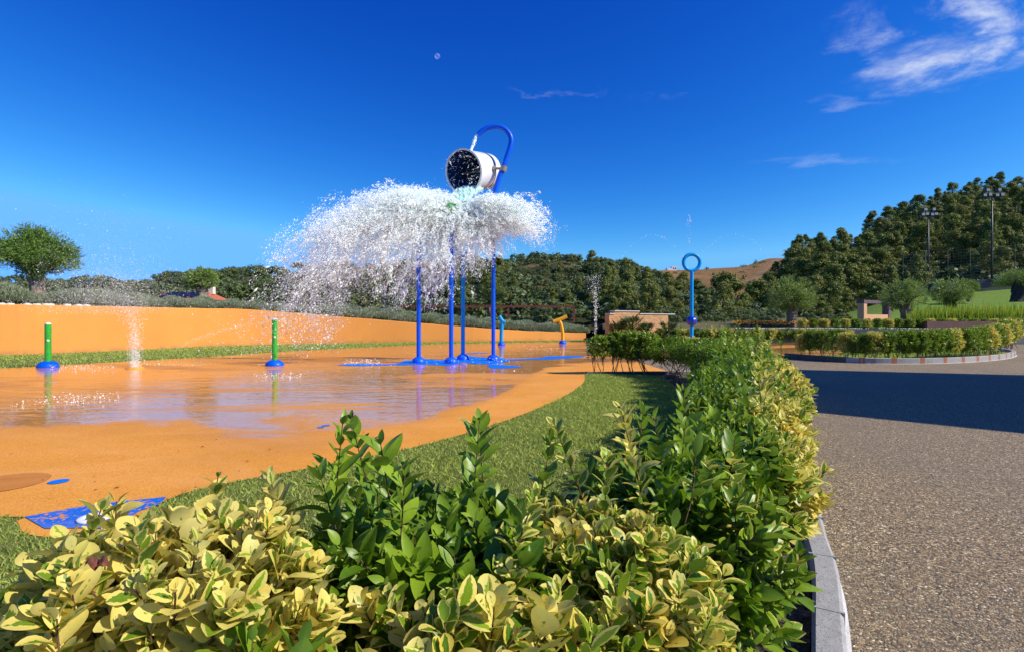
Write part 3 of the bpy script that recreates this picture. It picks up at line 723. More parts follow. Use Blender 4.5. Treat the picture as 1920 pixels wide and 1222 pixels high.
b = MB(); dome(b, (0, 0, .004), .22, .2); b.build('base_cover', M['blue'], r)

# coloured rubber inlays in the pad (sheets 4 mm up)
def blob(name, pts, m, z, smooth=3, ragged=0., seed=0):
    P = smooth_line(pts, smooth, True); rg = np.random.default_rng(seed)
    if ragged: P = [(x + rg.normal(0, ragged), y + rg.normal(0, ragged * 1.5)) for x, y in P]
    b = MB(); b.poly(P, z); return struct(name, b.build(name, m, smooth=False))
def px(pts): return [at(u, v) for u, v in pts]
b = MB(); b.poly([at(*p) for p in [(46, 969), (145, 951), (224, 940.5), (312, 931.5), (300, 946), (262, 958), (240, 972), (236, 986), (207, 992), (160, 990), (84, 991)]], .004)
struct('blue_inlay', b.build('blue_inlay', M['padblue'], smooth=False))
def blue_splat(pts, seed): blob('blue_inlay', px(pts), M['padblue2'], .004, 4, .012, seed)
blue_splat([(632, 683.5), (665, 681.5), (712, 682), (742, 681), (760, 676), (800, 673), (828, 674.5), (850, 669.5), (878, 667.5), (905, 669.5), (936, 671), (960, 672.5), (1010, 670.5), (1030, 667.5), (1092, 667), (1086, 670), (1030, 673), (965, 675), (935, 681), (890, 682), (868, 679), (840, 684.5), (795, 683), (765, 684), (720, 684.5), (672, 685.5)], 4)
blue_splat([(916, 683), (940, 683.6), (980, 687), (965, 689), (930, 690.5), (918, 688)], 5)
blue_splat([(862, 662.5), (905, 660.8), (912, 661.8), (880, 663.2)], 6)
def disc(name, c, r, m, z, mm=24, kx=1.0):
    b = MB(); b.poly([(c[0] + r * kx * math.cos(2 * math.pi * k / mm), c[1] + r * math.sin(2 * math.pi * k / mm)) for k in range(mm)], z); return struct(name, b.build(name, m, smooth=False))
disc('ochre_inlay', (-3.33, 3.50), .235, M['padbrown'], .004, 40)
disc('blue_dot', at(110, 902.5), .058, M['padblue2'], .004)
disc('blue_dot', at(601, 801), .035, M['padblue2'], .004); disc('blue_dot', at(611, 797.5), .04, M['padblue2'], .004)
c = at(177, 973); rt = tag(empty('floor_nozzle', (c[0], c[1], .006)), 'flat white ring nozzle set into the blue patch', 'nozzle')
b = MB(); b.lathe([(.078, 0), (.078, .006), (.072, .010), (.046, .010), (.040, .004)], n=40); b.build('ring', M['white'], rt)
b = MB(); b.lathe([(.041, .002), (.018, .003), (.002, .004)], n=30); b.build('grille', M['bolt'], rt)
c = at(253, 690); rt = tag(empty('floor_jet', (c[0], c[1], 0)), 'flat orange disc in the pad throwing up a misty jet', 'nozzle')
b = MB(); b.lathe([(.19, .0), (.18, .02), (.05, .035), (.01, .035)], n=30); b.build('disc', plain('orange_plastic', (.75, .33, .02), .4), rt)

# ------------------------------------------------------------------ water in the air: thousands of drops, one object
OCT = np.array([(1, 0, 0), (-1, 0, 0), (0, 1, 0), (0, -1, 0), (0, 0, 1), (0, 0, -1)], float)
OCTF = np.array([(0, 2, 4), (2, 1, 4), (1, 3, 4), (3, 0, 4), (2, 0, 5), (1, 2, 5), (3, 1, 5), (0, 3, 5)])
def drops_mesh(name, P, r, D=None, stretch=1.0):
    n = len(P); rg = np.random.default_rng(7)
    A = unit(rg.normal(size=(n, 3)) if D is None else np.asarray(D)); B = unit(np.cross(A, rg.normal(size=(n, 3)))); C = np.cross(A, B)
    st = np.full(n, stretch) if np.isscalar(stretch) else stretch
    V = P[:, None, :] + r[:, None, None] * (OCT[None, :, 0:1] * (A * st[:, None])[:, None, :] + OCT[None, :, 1:2] * B[:, None, :] + OCT[None, :, 2:3] * C[:, None, :])
    Fc = (np.arange(n) * 6)[:, None, None] + OCTF[None]
    return np_mesh(name, V.reshape(-1, 3), Fc.reshape(-1, 3))
rng = np.random.default_rng(11)
G = np.array([0, 0, -9.81])
C0 = np.array([-1.42, 14.20, 3.92])
def burst(nf, per, vx, vy, vz, t, jit, gap, size, sig=.55, c=C0, bias=1.0):
    """filaments of drops thrown from the impact point"""
    tt = t[0] + (t[1] - t[0]) * rng.random(nf) ** bias
    v = np.stack([rng.uniform(*vx, nf), rng.uniform(*vy, nf), rng.uniform(*vz, nf)], 1)
    p = c + rng.normal(0, [.16, .16, .08], (nf, 3)) + v * tt[:, None] + .5 * G * (tt ** 2)[:, None]
    vel = v + G * tt[:, None]
    wander = rng.normal(size=(nf, 3)); d = unit(unit(vel) + .55 * unit(wander))
    k = (rng.random((nf, per)) - .5)
    side = rng.normal(0, 1, (nf, per, 3)) * jit * (.4 + tt[:, None, None])
    P = p[:, None] + d[:, None] * (k * gap)[:, :, None] * (.4 + tt[:, None, None]) + side
    # bow each filament
    P += np.cross(d, unit(rng.normal(size=(nf, 3))))[:, None] * ((k * 2) ** 2 * gap * .22)[:, :, None]
    r = size * np.exp(rng.normal(0, sig, (nf, per)))
    D = np.repeat(unit(vel)[:, None], per, 1) + rng.normal(0, .5, (nf, per, 3))
    return P.reshape(-1, 3), r.ravel(), D.reshape(-1, 3)
PP, RR, DD = [], [], []
def addb(*a, **k):
    P, r, D = burst(*a, **k); PP.append(P); RR.append(r); DD.append(D)
# the wide sheet thrown to the left
addb(1950, 46, (-5.4, -3.5), (-1.7, .8), (1.7, 3.2), (.26, .86), .035, .55, 0.0049, bias=1.25)
addb(1690, 46, (-4.0, -1.7), (-1.7, 1.0), (1.1, 2.95), (.24, .80), .035, .5, 0.0052, bias=1.6)
addb(806, 40, (-2.4, -.2), (-1.3, 1.0), (-.6, 1.2), (.12, .66), .03, .4, 0.0054)
addb(390, 30, (-5.6, -3.6), (-1.5, .5), (.6, 2.2), (.72, .94), .05, .5, 0.0046)
# dense part close to the impact
addb(806, 54, (-3.8, -1.0), (-1.5, 1.2), (.7, 2.8), (.05, .36), .03, .3, 0.0057)
addb(546, 50, (-1.2, 1.2), (-1.5, 1.2), (-.6, .6), (.03, .30), .03, .25, 0.0057)
addb(520, 40, (-1.0, 1.5), (-1.4, 1.0), (-.5, 1.3), (.15, .54), .04, .4, .0050)
# the shorter sheet thrown to the right
addb(1300, 50, (1.7, 5.0), (-1.0, 1.2), (.9, 2.8), (.12, .46), .03, .38, 0.0054)
addb(546, 40, (.8, 3.2), (-1.0, 1.2), (-.9, 1.2), (.12, .42), .035, .35, 0.0050)
addb(260, 18, (3.6, 5.2), (-.8, 1.0), (.6, 2.2), (.36, .48), .05, .4, 0.0037)
P = np.concatenate(PP); r = np.concatenate(RR); D = np.concatenate(DD)
# drops clinging around the bucket mouth, and specks in and above it
k = 300; a = rng.uniform(0, 2 * math.pi, k); U = np.array(side); Wv = np.cross(np.array(ax), U)
q_ = np.sqrt(rng.random(k)) * (.9 if True else 1)
ring = np.array(front)[None] + (U[None] * np.cos(a)[:, None] + Wv[None] * np.sin(a)[:, None]) * (Rf * (q_ ** .6))[:, None] * 1.0 + np.array(ax)[None] * rng.uniform(-.12, .28, k)[:, None] + np.array([0, 0, -.02])
P = np.concatenate([P, ring]); r = np.concatenate([r,   .0062 * np.exp(rng.normal(0, .55, k))]); D = np.concatenate([D, rng.normal(size=(k, 3))])
ok = P[:, 2] > .03; P, r, D = P[ok], np.clip(r[ok], .003, .035), D[ok]
o = link('water_splash', drops_mesh('water_splash', P, r, D, 1.2 + 2.4 * rng.random(len(P))), M['drop'], smooth=False)
tag(o, 'wide burst of white water flying off below the tipped bucket', 'water', kind='stuff')
# the fine mist between the drops
PP, RR, DD = [], [], []
addb(1950, 36, (-5.3, -1.4), (-1.7, 1.0), (.8, 2.9), (.12, .84), .13, .5, 0.0030)
addb(910, 36, (.9, 5.0), (-1.1, 1.2), (.2, 2.5), (.08, .46), .13, .4, 0.0030)
addb(520, 36, (-2.2, 1.0), (-1.5, 1.2), (-.6, 1.8), (.05, .5), .12, .4, 0.0030)
P = np.concatenate(PP); r = np.concatenate(RR); ok = P[:, 2] > .05
tag(link('splash_mist', drops_mesh('splash_mist', P[ok], r[ok]), M['fine'], smooth=False), 'fine mist hanging round the flying water', 'water', kind='stuff')

# poured stream from the bucket lip and the trickle from the hook
lip = front - Vector((0, 0, Rf * .96))
LP = np.array(smooth_line([(lip.x + .26, lip.y + .12, lip.z + .12), (lip.x + .10, lip.y - .08, lip.z + .01), (lip.x + .02, lip.y - .30, lip.z - .20), (lip.x - .05, lip.y - .48, lip.z - .48), (lip.x - .12, lip.y - .56, lip.z - .80)], 12))
k = 17000; ss = rng.random(k); i0 = ss * (len(LP) - 1); ia = np.floor(i0).astype(int).clip(0, len(LP) - 2); P = LP[ia] + (LP[ia + 1] - LP[ia]) * (i0 - ia)[:, None]
wd = np.interp(ss, [0, .2, .5, .8, 1], [.22, .27, .21, .22, .36]); a = rng.uniform(0, 6.283, k); q_ = rng.random(k) ** .5; rope = 1 + .25 * np.sin(3 * a + 9 * ss) + .15 * np.sin(7 * a - 14 * ss)
P = P + np.stack([np.cos(a) * wd * q_ * rope, np.sin(a) * wd * q_ * .55, rng.normal(0, .03, k)], 1)
o = link('poured_water', drops_mesh('poured_water', P, .0095 * np.exp(rng.normal(0, .45, k)), np.array([[-.1, -.35, -1.0]]) + rng.normal(0, .3, (k, 3)), 2.6), M['pour'], smooth=False)
tag(o, 'pale green stream of water pouring over the bucket lip', 'water', kind='stuff')
e = Vector(pts[-1]); k = 420; tt = rng.random(k)
trP = np.stack([e.x - .06 - .14 * tt + rng.normal(0, .018, k), np.full(k, PY) - .12 * tt + rng.normal(0, .02, k), e.z - .03 - .46 * tt + rng.normal(0, .02, k)], 1)
o = link('water_trickle', drops_mesh('water_trickle', trP, .010 * np.exp(rng.normal(0, .4, k)), None, 1.5), M['drop'], smooth=False)
tag(o, 'thin trickle falling from the end of the hooked pole', 'water', kind='stuff')

# fine jets: misty geyser at left, ring jet arcs, far plume, splashes on the pad
FP, FR = [], []
def fadd(P, r): FP.append(np.asarray(P, float)); FR.append(np.asarray(r, float))
gx, gy = at(253, 690); k = 4200; h = rng.random(k) ** 1.5; z = .03 + h * 2.2
spread = .10 + .05 * np.minimum(z, 1.1) + np.maximum(0, z - .9) * .38; a = rng.normal(0, 1, (k, 2)) * .5
fadd(np.stack([gx + a[:, 0] * spread - np.maximum(0, z - .9) * .28, gy + a[:, 1] * spread, z], 1), .0042 * np.exp(rng.normal(0, .45, k)))
k = 420; fadd(np.stack([gx + rng.choice([-.12, -.07, -.02, .03, .08, .12], k) * (1 + .2 * h[:k]) + rng.normal(0, .012, k), gy + rng.normal(0, .06, k),   .03 + .75 * rng.random(k)], 1), .005 * np.exp(rng.normal(0, .4, k)))
k = 15000; z = 1.2 + rng.gamma(2, .36, k); fadd(np.stack([gx + rng.normal(-.7, .8, k), gy + rng.normal(0, .6, k), z], 1), .0032 * np.exp(rng.normal(0, .5, k)))
o = link('geyser_spray', drops_mesh('geyser_spray', np.concatenate(FP), np.concatenate(FR)), M['fine'], smooth=False)
tag(o, 'misty jet rising from the orange disc and drifting left', 'water', kind='stuff'); FP, FR = [], []
# arcs of the ring jet
for (du, dv, w_) in ((-45, 46, 52), (52, 47, 56)):
    k = 90; s_ = rng.random(k); u = 1297 + (-1 if du < 0 else 1) * (14 + 2 * (abs(du) + 14) * s_); v = 484 - 4 * dv * .95 * (s_ * (1 - s_)) - 0 * s_
    X = (u - 960) / F * RY; Z = H + (605 - v) / F * RY; fadd(np.stack([X, np.full(k, RY) + rng.normal(0, .05, k), Z + rng.normal(0, .02, k)], 1), .006 * np.exp(rng.normal(0, .5, k)))
k = 40; v = 403 + 60 * rng.random(k) ** 1.5; X = (1292 + rng.normal(0, 2.0, k) - 960) / F * RY; fadd(np.stack([X, np.full(k, RY), H + (605 - v) / F * RY], 1), .011 * np.exp(rng.normal(0, .4, k)))
o = link('ring_spray', drops_mesh('ring_spray', np.concatenate(FP), np.concatenate(FR)), M['drop'], smooth=False)
tag(o, 'sparse arcs of drops thrown above the ring', 'water', kind='stuff'); FP, FR = [], []
Yp = 24.0; k = 800; hh = rng.random(k); v = 628 - 112 * hh ** .8; sp_ = 1.2 + 12 * np.maximum(0, hh - .35)
fadd(np.stack([(1117 + rng.normal(0, 1, k) * sp_ - 6 * np.maximum(0, hh - .5) - 960) / F * Yp, Yp + rng.normal(0, .15, k), H + (605 - v) / F * Yp], 1),   .0085 * np.exp(rng.normal(0, .5, k)))
o = link('plume_spray', drops_mesh('plume_spray', np.concatenate(FP), np.concatenate(FR)), M['drop'], smooth=False)
tag(o, 'speckled plume of water rising before the stone wall', 'water', kind='stuff'); FP, FR = [], []
def foam(u0, u1, v0, v1, n_, zz=.05, s=.006, slope=0):
    u = rng.uniform(u0, u1, n_); f = (u - u0) / (u1 - u0); v = v0 + (v1 - v0) * np.clip(rng.normal(.5, .22, n_), 0, 1) + slope * (f - .5)
    keep = rng.random(n_) < .42 * np.sin(math.pi * f) ** .7 * (.5 + .5 * np.sin(u * .31) * np.sin(u * .117 + v)); u, v = u[keep], v[keep]
    Y = H * F / (v - 605); fadd(np.stack([(u - 960) / F * Y, Y, .008 + rng.random(len(u)) ** 2 * zz], 1), s * .8 * np.exp(rng.normal(0, .6, len(u))))
foam(80, 235, 740, 758, 2200, .07, .0045, -9); foam(0, 110, 750, 770, 500, .05, .004, -5)
foam(90, 230, 684, 695, 1500, .06, .006); foam(250, 420, 676, 689, 1100, .05, .006)
foam(470, 580, 702, 712, 1500, .08, .005); foam(640, 720, 676, 686, 1400, .10, .008); foam(720, 1000, 668, 688, 1800, .14, .006)
foam(540, 900, 660, 680, 900, .3, .006); foam(960, 1080, 648, 664, 700, .12, .008); foam(780, 1000, 690, 720, 300, .10, .004)
foam(560, 780, 690, 730, 350, .12, .004); foam(1500, 1580, 650, 660, 500, .1, 0.0059)
# drips from the wet green post
gx, gy = at(515, 685); k = 900; ss = rng.random(k); fadd(np.stack([gx + rng.normal(0, .9, k), gy + rng.normal(0, .5, k), 1.25 - 1.0 * ss ** 1.3 + rng.normal(0, .1, k)], 1), .0045 * np.exp(rng.normal(0, .6, k)))
k = 500; ss = rng.random(k); fadd(np.stack([gx - 2.2 * ss, gy - .4 * ss + rng.normal(0, .03, k), 1.08 - .1 * ss - .55 * ss ** 2 + rng.normal(0, .03, k)], 1), .0040 * np.exp(rng.normal(0, .4, k)))
k = 240; ss = rng.random(k); fadd(np.stack([gx + 1.6 * ss, gy + rng.normal(0, .03, k), 1.08 + .15 * ss - .35 * ss ** 2 + rng.normal(0, .03, k)], 1), .0045 * np.exp(rng.normal(0, .4, k)))
P = np.concatenate(FP); o = link('pad_spray', drops_mesh('pad_spray', P, np.concatenate(FR)), M['drop'], smooth=False)
tag(o, 'scattered drops and foam dancing on the wet pad', 'water', kind='stuff')
# ------------------------------------------------------------------ trees and bushes
def cards(P, N, size, rg, aspect=.5, droop=0., along=None):
    """leaf-shaped diamonds at P facing roughly N"""
    n = len(P); Nn = unit(unit(N) + rg.normal(0, .42, (n, 3)))
    A = unit(np.cross(Nn, rg.normal(size=(n, 3)))) if along is None else unit(along + rg.normal(0, .35, (n, 3)))
    Bv = unit(np.cross(Nn, A)); s = size * np.exp(rg.normal(0, .28, n))
    a = A * s[:, None]; b = Bv * (s * aspect)[:, None]
    V = np.stack([P - a, P + b, P + a, P - b], 1)
    return V.reshape(-1, 3), (np.arange(n) * 4)[:, None] + np.array([[0, 1, 2, 3]])
def tone(n, base, rg, rep):
    t_ = np.zeros((n, 4)); t_[:, 0] = base; t_[:, 1] = 0; t_[:, 2] = rg.random(n); t_[:, 3] = 1
    return np.repeat(t_, rep, 0)
def clumps_crown(cent, rad, per, size, rg, aspect=.5, flat=.7, up=.35, along_out=False):
    """cent (k,3), rad (k,): a clump of leaves round each centre"""
    Ps, Ns, Ts, Al = [], [], [], []
    for c, r in zip(cent, rad):
        d = unit(rg.normal(size=(per, 3))); q_ = r * rg.random(per)[:, None] ** .45
        Ps.append(c + d * q_ * np.array([1, 1, flat])); Ns.append(d + np.array([0, 0, up])); Al.append(d)
        Ts.append(np.full(per, rg.random()))
    P, N_, T_ = np.concatenate(Ps), np.concatenate(Ns), np.concatenate(Ts)
    V, Fc = cards(P, N_, size, rg, aspect, along=np.concatenate(Al) if along_out else None)
    return V, Fc, tone(len(P), T_, rg, 4)
def join_mesh(name, parts_):
    """parts_: list of (V, F4, tone, material index)"""
    Vs, Fs, Ts, Ms, b = [], [], [], [], 0
    for V, Fc, T_, mi in parts_:
        Vs.append(V); Fs.append(Fc + b); Ts.append(T_); Ms.append(np.full(len(Fc), mi)); b += len(V)
    me = np_mesh(name, np.concatenate(Vs), np.concatenate(Fs), {'tone': np.concatenate(Ts)})
    me.polygons.foreach_set('material_index', np.concatenate(Ms).astype(np.int32)); return me
def trunk_part(pts, rad, n=7):
    b = MB(); b.tube(pts, rad, n, caps=False); V = np.array(b.v); Fc = np.array(b.f); return V, Fc, np.full((len(V), 4), .5)

def pine_mesh(seed, h=6.0, wide=1.0):
    rg = np.random.default_rng(seed); lean = rg.normal(0, .25, 2); cs, rs = [], []
    k = 40
    for i in range(k):
        f = rg.random() ** .8; z = h * (.28 + .68 * f); ro = h * .34 * wide * (1.05 - f) ** .62 * rg.uniform(.35, 1); a = rg.uniform(0, 6.283)
        cs.append((lean[0] * f + ro * math.cos(a), lean[1] * f + ro * math.sin(a), z)); rs.append(h * rg.uniform(.075, .15) * (1.1 - .35 * f))
    V, Fc, T_ = clumps_crown(np.array(cs), np.array(rs), 120, h * .020, rg, .42, .68, .6)
    tv = trunk_part([(0, 0, -.8), (lean[0] * .3, lean[1] * .3, h * .4), (lean[0], lean[1], h * .85)], [h * .03, h * .022, h * .008])
    return join_mesh('pine_tree', [(V, Fc, T_, 0), (*tv, 1)])
def broad_mesh(seed, h=4.0, wide=1.0):
    rg = np.random.default_rng(seed); cs, rs = [], []
    for i in range(32):
        d = unit(rg.normal(size=3)); d[2] = abs(d[2]) * .9 - .15; q_ = rg.uniform(.55, 1)
        cs.append((d[0] * h * .40 * wide * q_, d[1] * h * .40 * wide * q_, h * .52 + d[2] * h * .36 * q_)); rs.append(h * rg.uniform(.08, .15))
    V, Fc, T_ = clumps_crown(np.array(cs), np.array(rs), 80, h * .026, rg, .5, .8, .4)
    tv = trunk_part([(0, 0, -.6), (.02, .03, h * .3), (.05, 0, h * .6)], [h * .035, h * .026, h * .01], 6)
    return join_mesh('broadleaf_tree', [(V, Fc, T_, 0), (*tv, 1)])

def place(me, name, mats, loc, sc, rz, label, cat, group, first={}):
    key = me.name
    if key not in first:
        o = link(name, me, mats, smooth=False); first[key] = o
    else:
        o = first[key].copy(); COL.objects.link(o)
    o.location = loc; o.rotation_euler = (0, 0, rz); o.scale = (sc * random.uniform(.88, 1.15), sc * random.uniform(.88, 1.15), sc)
    return tag(o, label, cat, group)
random.seed(5)
PINES = [pine_mesh(20 + i, 6.0, w_) for i, w_ in enumerate((.85, 1.0, 1.15, .95, 1.1))]
PINES_TALL = [pine_mesh(40 + i, 6.0, w_) for i, w_ in enumerate((.62, .72))]
BROADS = [broad_mesh(60 + i, 4.0, w_) for i, w_ in enumerate((.95, 1.15, 1.05, 1.25))]
OLVS = [broad_mesh(80 + i, 3.2, w_) for i, w_ in enumerate((1.1, 1.25, 1.0))]
def scatter(n, hill, u0, u1, f0, f1, accept=None, mind=.0, seed=0, tries=60):
    """points on a hill, spread evenly as seen along the slope"""
    rg = np.random.default_rng(seed); out = []; tr = 0
    while len(out) < n and tr < n * tries:
        tr += 1; px_ = rg.uniform(u0, u1); f = f0 + (f1 - f0) * rg.random(); u = (px_ - 960) / F
        Y = lerp_pts(px_, hill.foot) + f * (lerp_pts(px_, hill.ridge) - lerp_pts(px_, hill.foot)); x = u * Y; z = hill.z(u, Y)
        v = 605 - (z - H) / Y * F
        if accept and not accept(px_, v, f): continue
        if any((a - px_) ** 2 + ((b_ - v) * 1.5) ** 2 < mind * mind for a, b_ in [(o[3], o[4]) for o in out]): continue
        out.append((x, Y, z, px_, v, f))
    return out
# the pine hill on the right
for i, (x, y, z, p_, v, f) in enumerate(scatter(200, hillC, 1375, 2050, .02, 1.04, None, 13.5, 2)):
    place(random.choice(PINES), 'pine_tree', [M['pine'], M['barkdark']], (x, y, z - .2), random.uniform(.52, .95), random.uniform(0, 6.28), 'dark green pine on the steep right hillside', 'pine tree', 'pines covering the right hillside')
# big pines at the foot of that hill
for i, (u, v, Y, hgt) in enumerate([(1352, 512, 62, 1), (1372, 506, 58, 1), (1415, 520, 56, 1), (1398, 545, 52, 1), (1440, 535, 54, 1), (1508, 478, 60, 1), (1545, 470, 57, 1), (1575, 478, 56, 1), (1530, 512, 51, 1), (1560, 520, 50, 1), (1600, 500, 54, 1), (1625, 468, 60, 1), (1655, 458, 62, 1), (1672, 495, 54, 1), (1640, 520, 50.5, 1), (1470, 500, 64, 1), (1590, 545, 48, 1), (1535, 548, 48, 1), (1700, 505, 56, 1)]):
    x, y, ztop = atY(u, v, Y); z = hillC.z(x / y, y); s_ = (ztop - z) / 6.0
    place(PINES[i % 5], 'pine_tree', [M['pine'], M['barkdark']], (x, y, z - .2), s_, i * 1.3, 'tall broad pine standing at the foot of the right hill', 'pine tree', 'pines at the foot of the right hill')
# the wooded hill in the middle: pines low down, round trees above
def accA(p_, v, f): return not ((960 < p_ < 1090 and 490 < v < 546 and random.random() < .84) or (1105 < p_ < 1125 and 485 < v < 500))
for (x, y, z, p_, v, f) in scatter(80, hillA, 700, 1400, 0.0, .62, accA, 19, 4):
    place(random.choice(PINES + PINES_TALL), 'pine_tree', [M['pine'], M['barkdark']], (x, y, z - .3), random.uniform(.40, .72) * (.55 if 940 < p_ < 1110 else 1), random.uniform(0, 6.28), 'olive green pine among the woods on the middle hill', 'pine tree', 'pines on the middle hill')
for (x, y, z, p_, v, f) in scatter(215, hillA, 640, 1420, .15, 1.03, accA, 13, 5):
    place(random.choice(BROADS), 'broadleaf_tree', [M['broad'], M['barkdark']], (x, y, z - .3), random.uniform(.5, .9) * (.64 if 940 < p_ < 1110 else 1), random.uniform(0, 6.28), 'round crowned tree on the slope of the middle hill', 'tree', 'round trees on the middle hill')
for (x, y, z, p_, v, f) in scatter(90, hillA, -120, 680, .25, 1.03, None, 13, 6):
    place(random.choice(OLVS + BROADS), 'hill_tree', [M['broad'], M['barkdark']], (x, y, z - .3), random.uniform(.9, 1.5), random.uniform(0, 6.28), 'small dark tree dotted over the far left ridge', 'tree', 'trees on the far left ridge')
# dark bushy trees just beyond the bank and beyond the gardens
for i, (u, v, Y, s_) in enumerate([(395, 525, 56, 1.1), (430, 515, 60, 1.3), (470, 522, 58, 1.2), (505, 528, 56, 1.0), (545, 522, 57, 1.2), (590, 530, 55, 1.1), (640, 540, 53, 1), (690, 538, 52, 1), (740, 545, 51, 1), (790, 548, 50, .9), (840, 545, 50, 1), (885, 540, 50, 1), (200, 530, 62, 1.3), (160, 535, 64, 1.2), (240, 532, 62, 1.2), (20, 525, 60, 1.3), (110, 530, 62, 1.2)]):
    x, y, ztop = atY(u, v, Y); z = hillA.z(x / y, y)
    place(BROADS[i % 4], 'broadleaf_tree', [M['broad'], M['barkdark']], (x, y, z - .2), max(.5, (ztop - z) / 3.6), i * 2.1, 'bushy dark tree just beyond the planted bank', 'tree', 'trees just beyond the bank')
for i, (u, v, Y, s_) in enumerate([(1235, 560, 52, 1), (1265, 565, 50, 1), (1300, 560, 51, 1), (1335, 565, 49, 1), (1365, 570, 48, 1), (1400, 568, 47, 1), (1430, 575, 46, 1), (1280, 545, 56, 1), (1345, 548, 55, 1), (1110, 575, 48, 1), (1150, 565, 49, 1), (1195, 562, 50, 1), (1070, 570, 48, 1), (1020, 565, 48, 1), (1450, 580, 44, 1), (1290, 580, 45, 1), (1245, 585, 46, 1)]):
    x, y, ztop = atY(u, v, Y); z = .8
    place(BROADS[(i + 1) % 4], 'broadleaf_tree', [M['broad'], M['barkdark']], (x, y, z - .2), max(.5, (ztop - z) / 3.6), i * 1.7, 'leafy green tree at the edge of the gardens', 'tree', 'trees behind the gardens')
for i, (u, v, Y) in enumerate([(1268, 592, 37), (1300, 596, 36), (1325, 586, 38), (1352, 590, 37), (1378, 584, 39), (1402, 590, 37), (1425, 582, 39), (1445, 592, 36), (1520, 590, 37), (1552, 592, 38), (1580, 594, 37), (1285, 584, 41), (1340, 578, 42), (1395, 576, 42), (1240, 598, 36)]):
    x, y, ztop = atY(u, v, Y); z = terrace_z(x / y, y)
    place(BROADS[i % 4], 'garden_bush', [M['broad'], M['barkdark']], (x, y, z - .45), max(.3, (ztop - z + .45) / 3.6), i * 1.3, 'leafy bush in the garden bed behind the terrace wall', 'bush', 'garden bushes on the terrace')
# low scrub between them, too many to count
def scrub(name, hills_, sizes, m, label, seed):
    rg = np.random.default_rng(seed); parts_ = []
    for (hill, n_, u0, u1, f0, f1, acc) in hills_:
        pts_ = scatter(n_, hill, u0, u1, f0, f1, acc, 0, seed)
        c = np.array([(x, y, z + .25) for x, y, z, *_ in pts_])
        cs = np.repeat(c, 3, 0) + rg.normal(0, [.7, .7, .25], (len(c) * 3, 3)); V, Fc, T_ = clumps_crown(cs, rg.uniform(*sizes, len(cs)), 26, .26, rg, .5, .75, .5); parts_.append((V, Fc, T_, 0))
    o = link(name, join_mesh(name, parts_), m, smooth=False); tag(o, label, 'scrub', kind='stuff')
def accB(p_, v, f): return random.random() < (.25 if p_ < 1500 else .7)
scrub('hillside_scrub', [(hillA, 900, 640, 1420, .0, 1.0, accA), (hillC, 1500, 1330, 2100, .0, 1.02, None)], (.45, .85), M['broad'], 'dense dark scrub covering the slopes between the trees', 8)
scrub('ridge_scrub', [(hillA, 750, -300, 660, .1, 1.03, None), (hillB, 60, 1250, 1700, .25, 1.0, accB)], (.7, 1.4), M['broad'], 'low scrub scattered over the far ridge and dry field', 9)

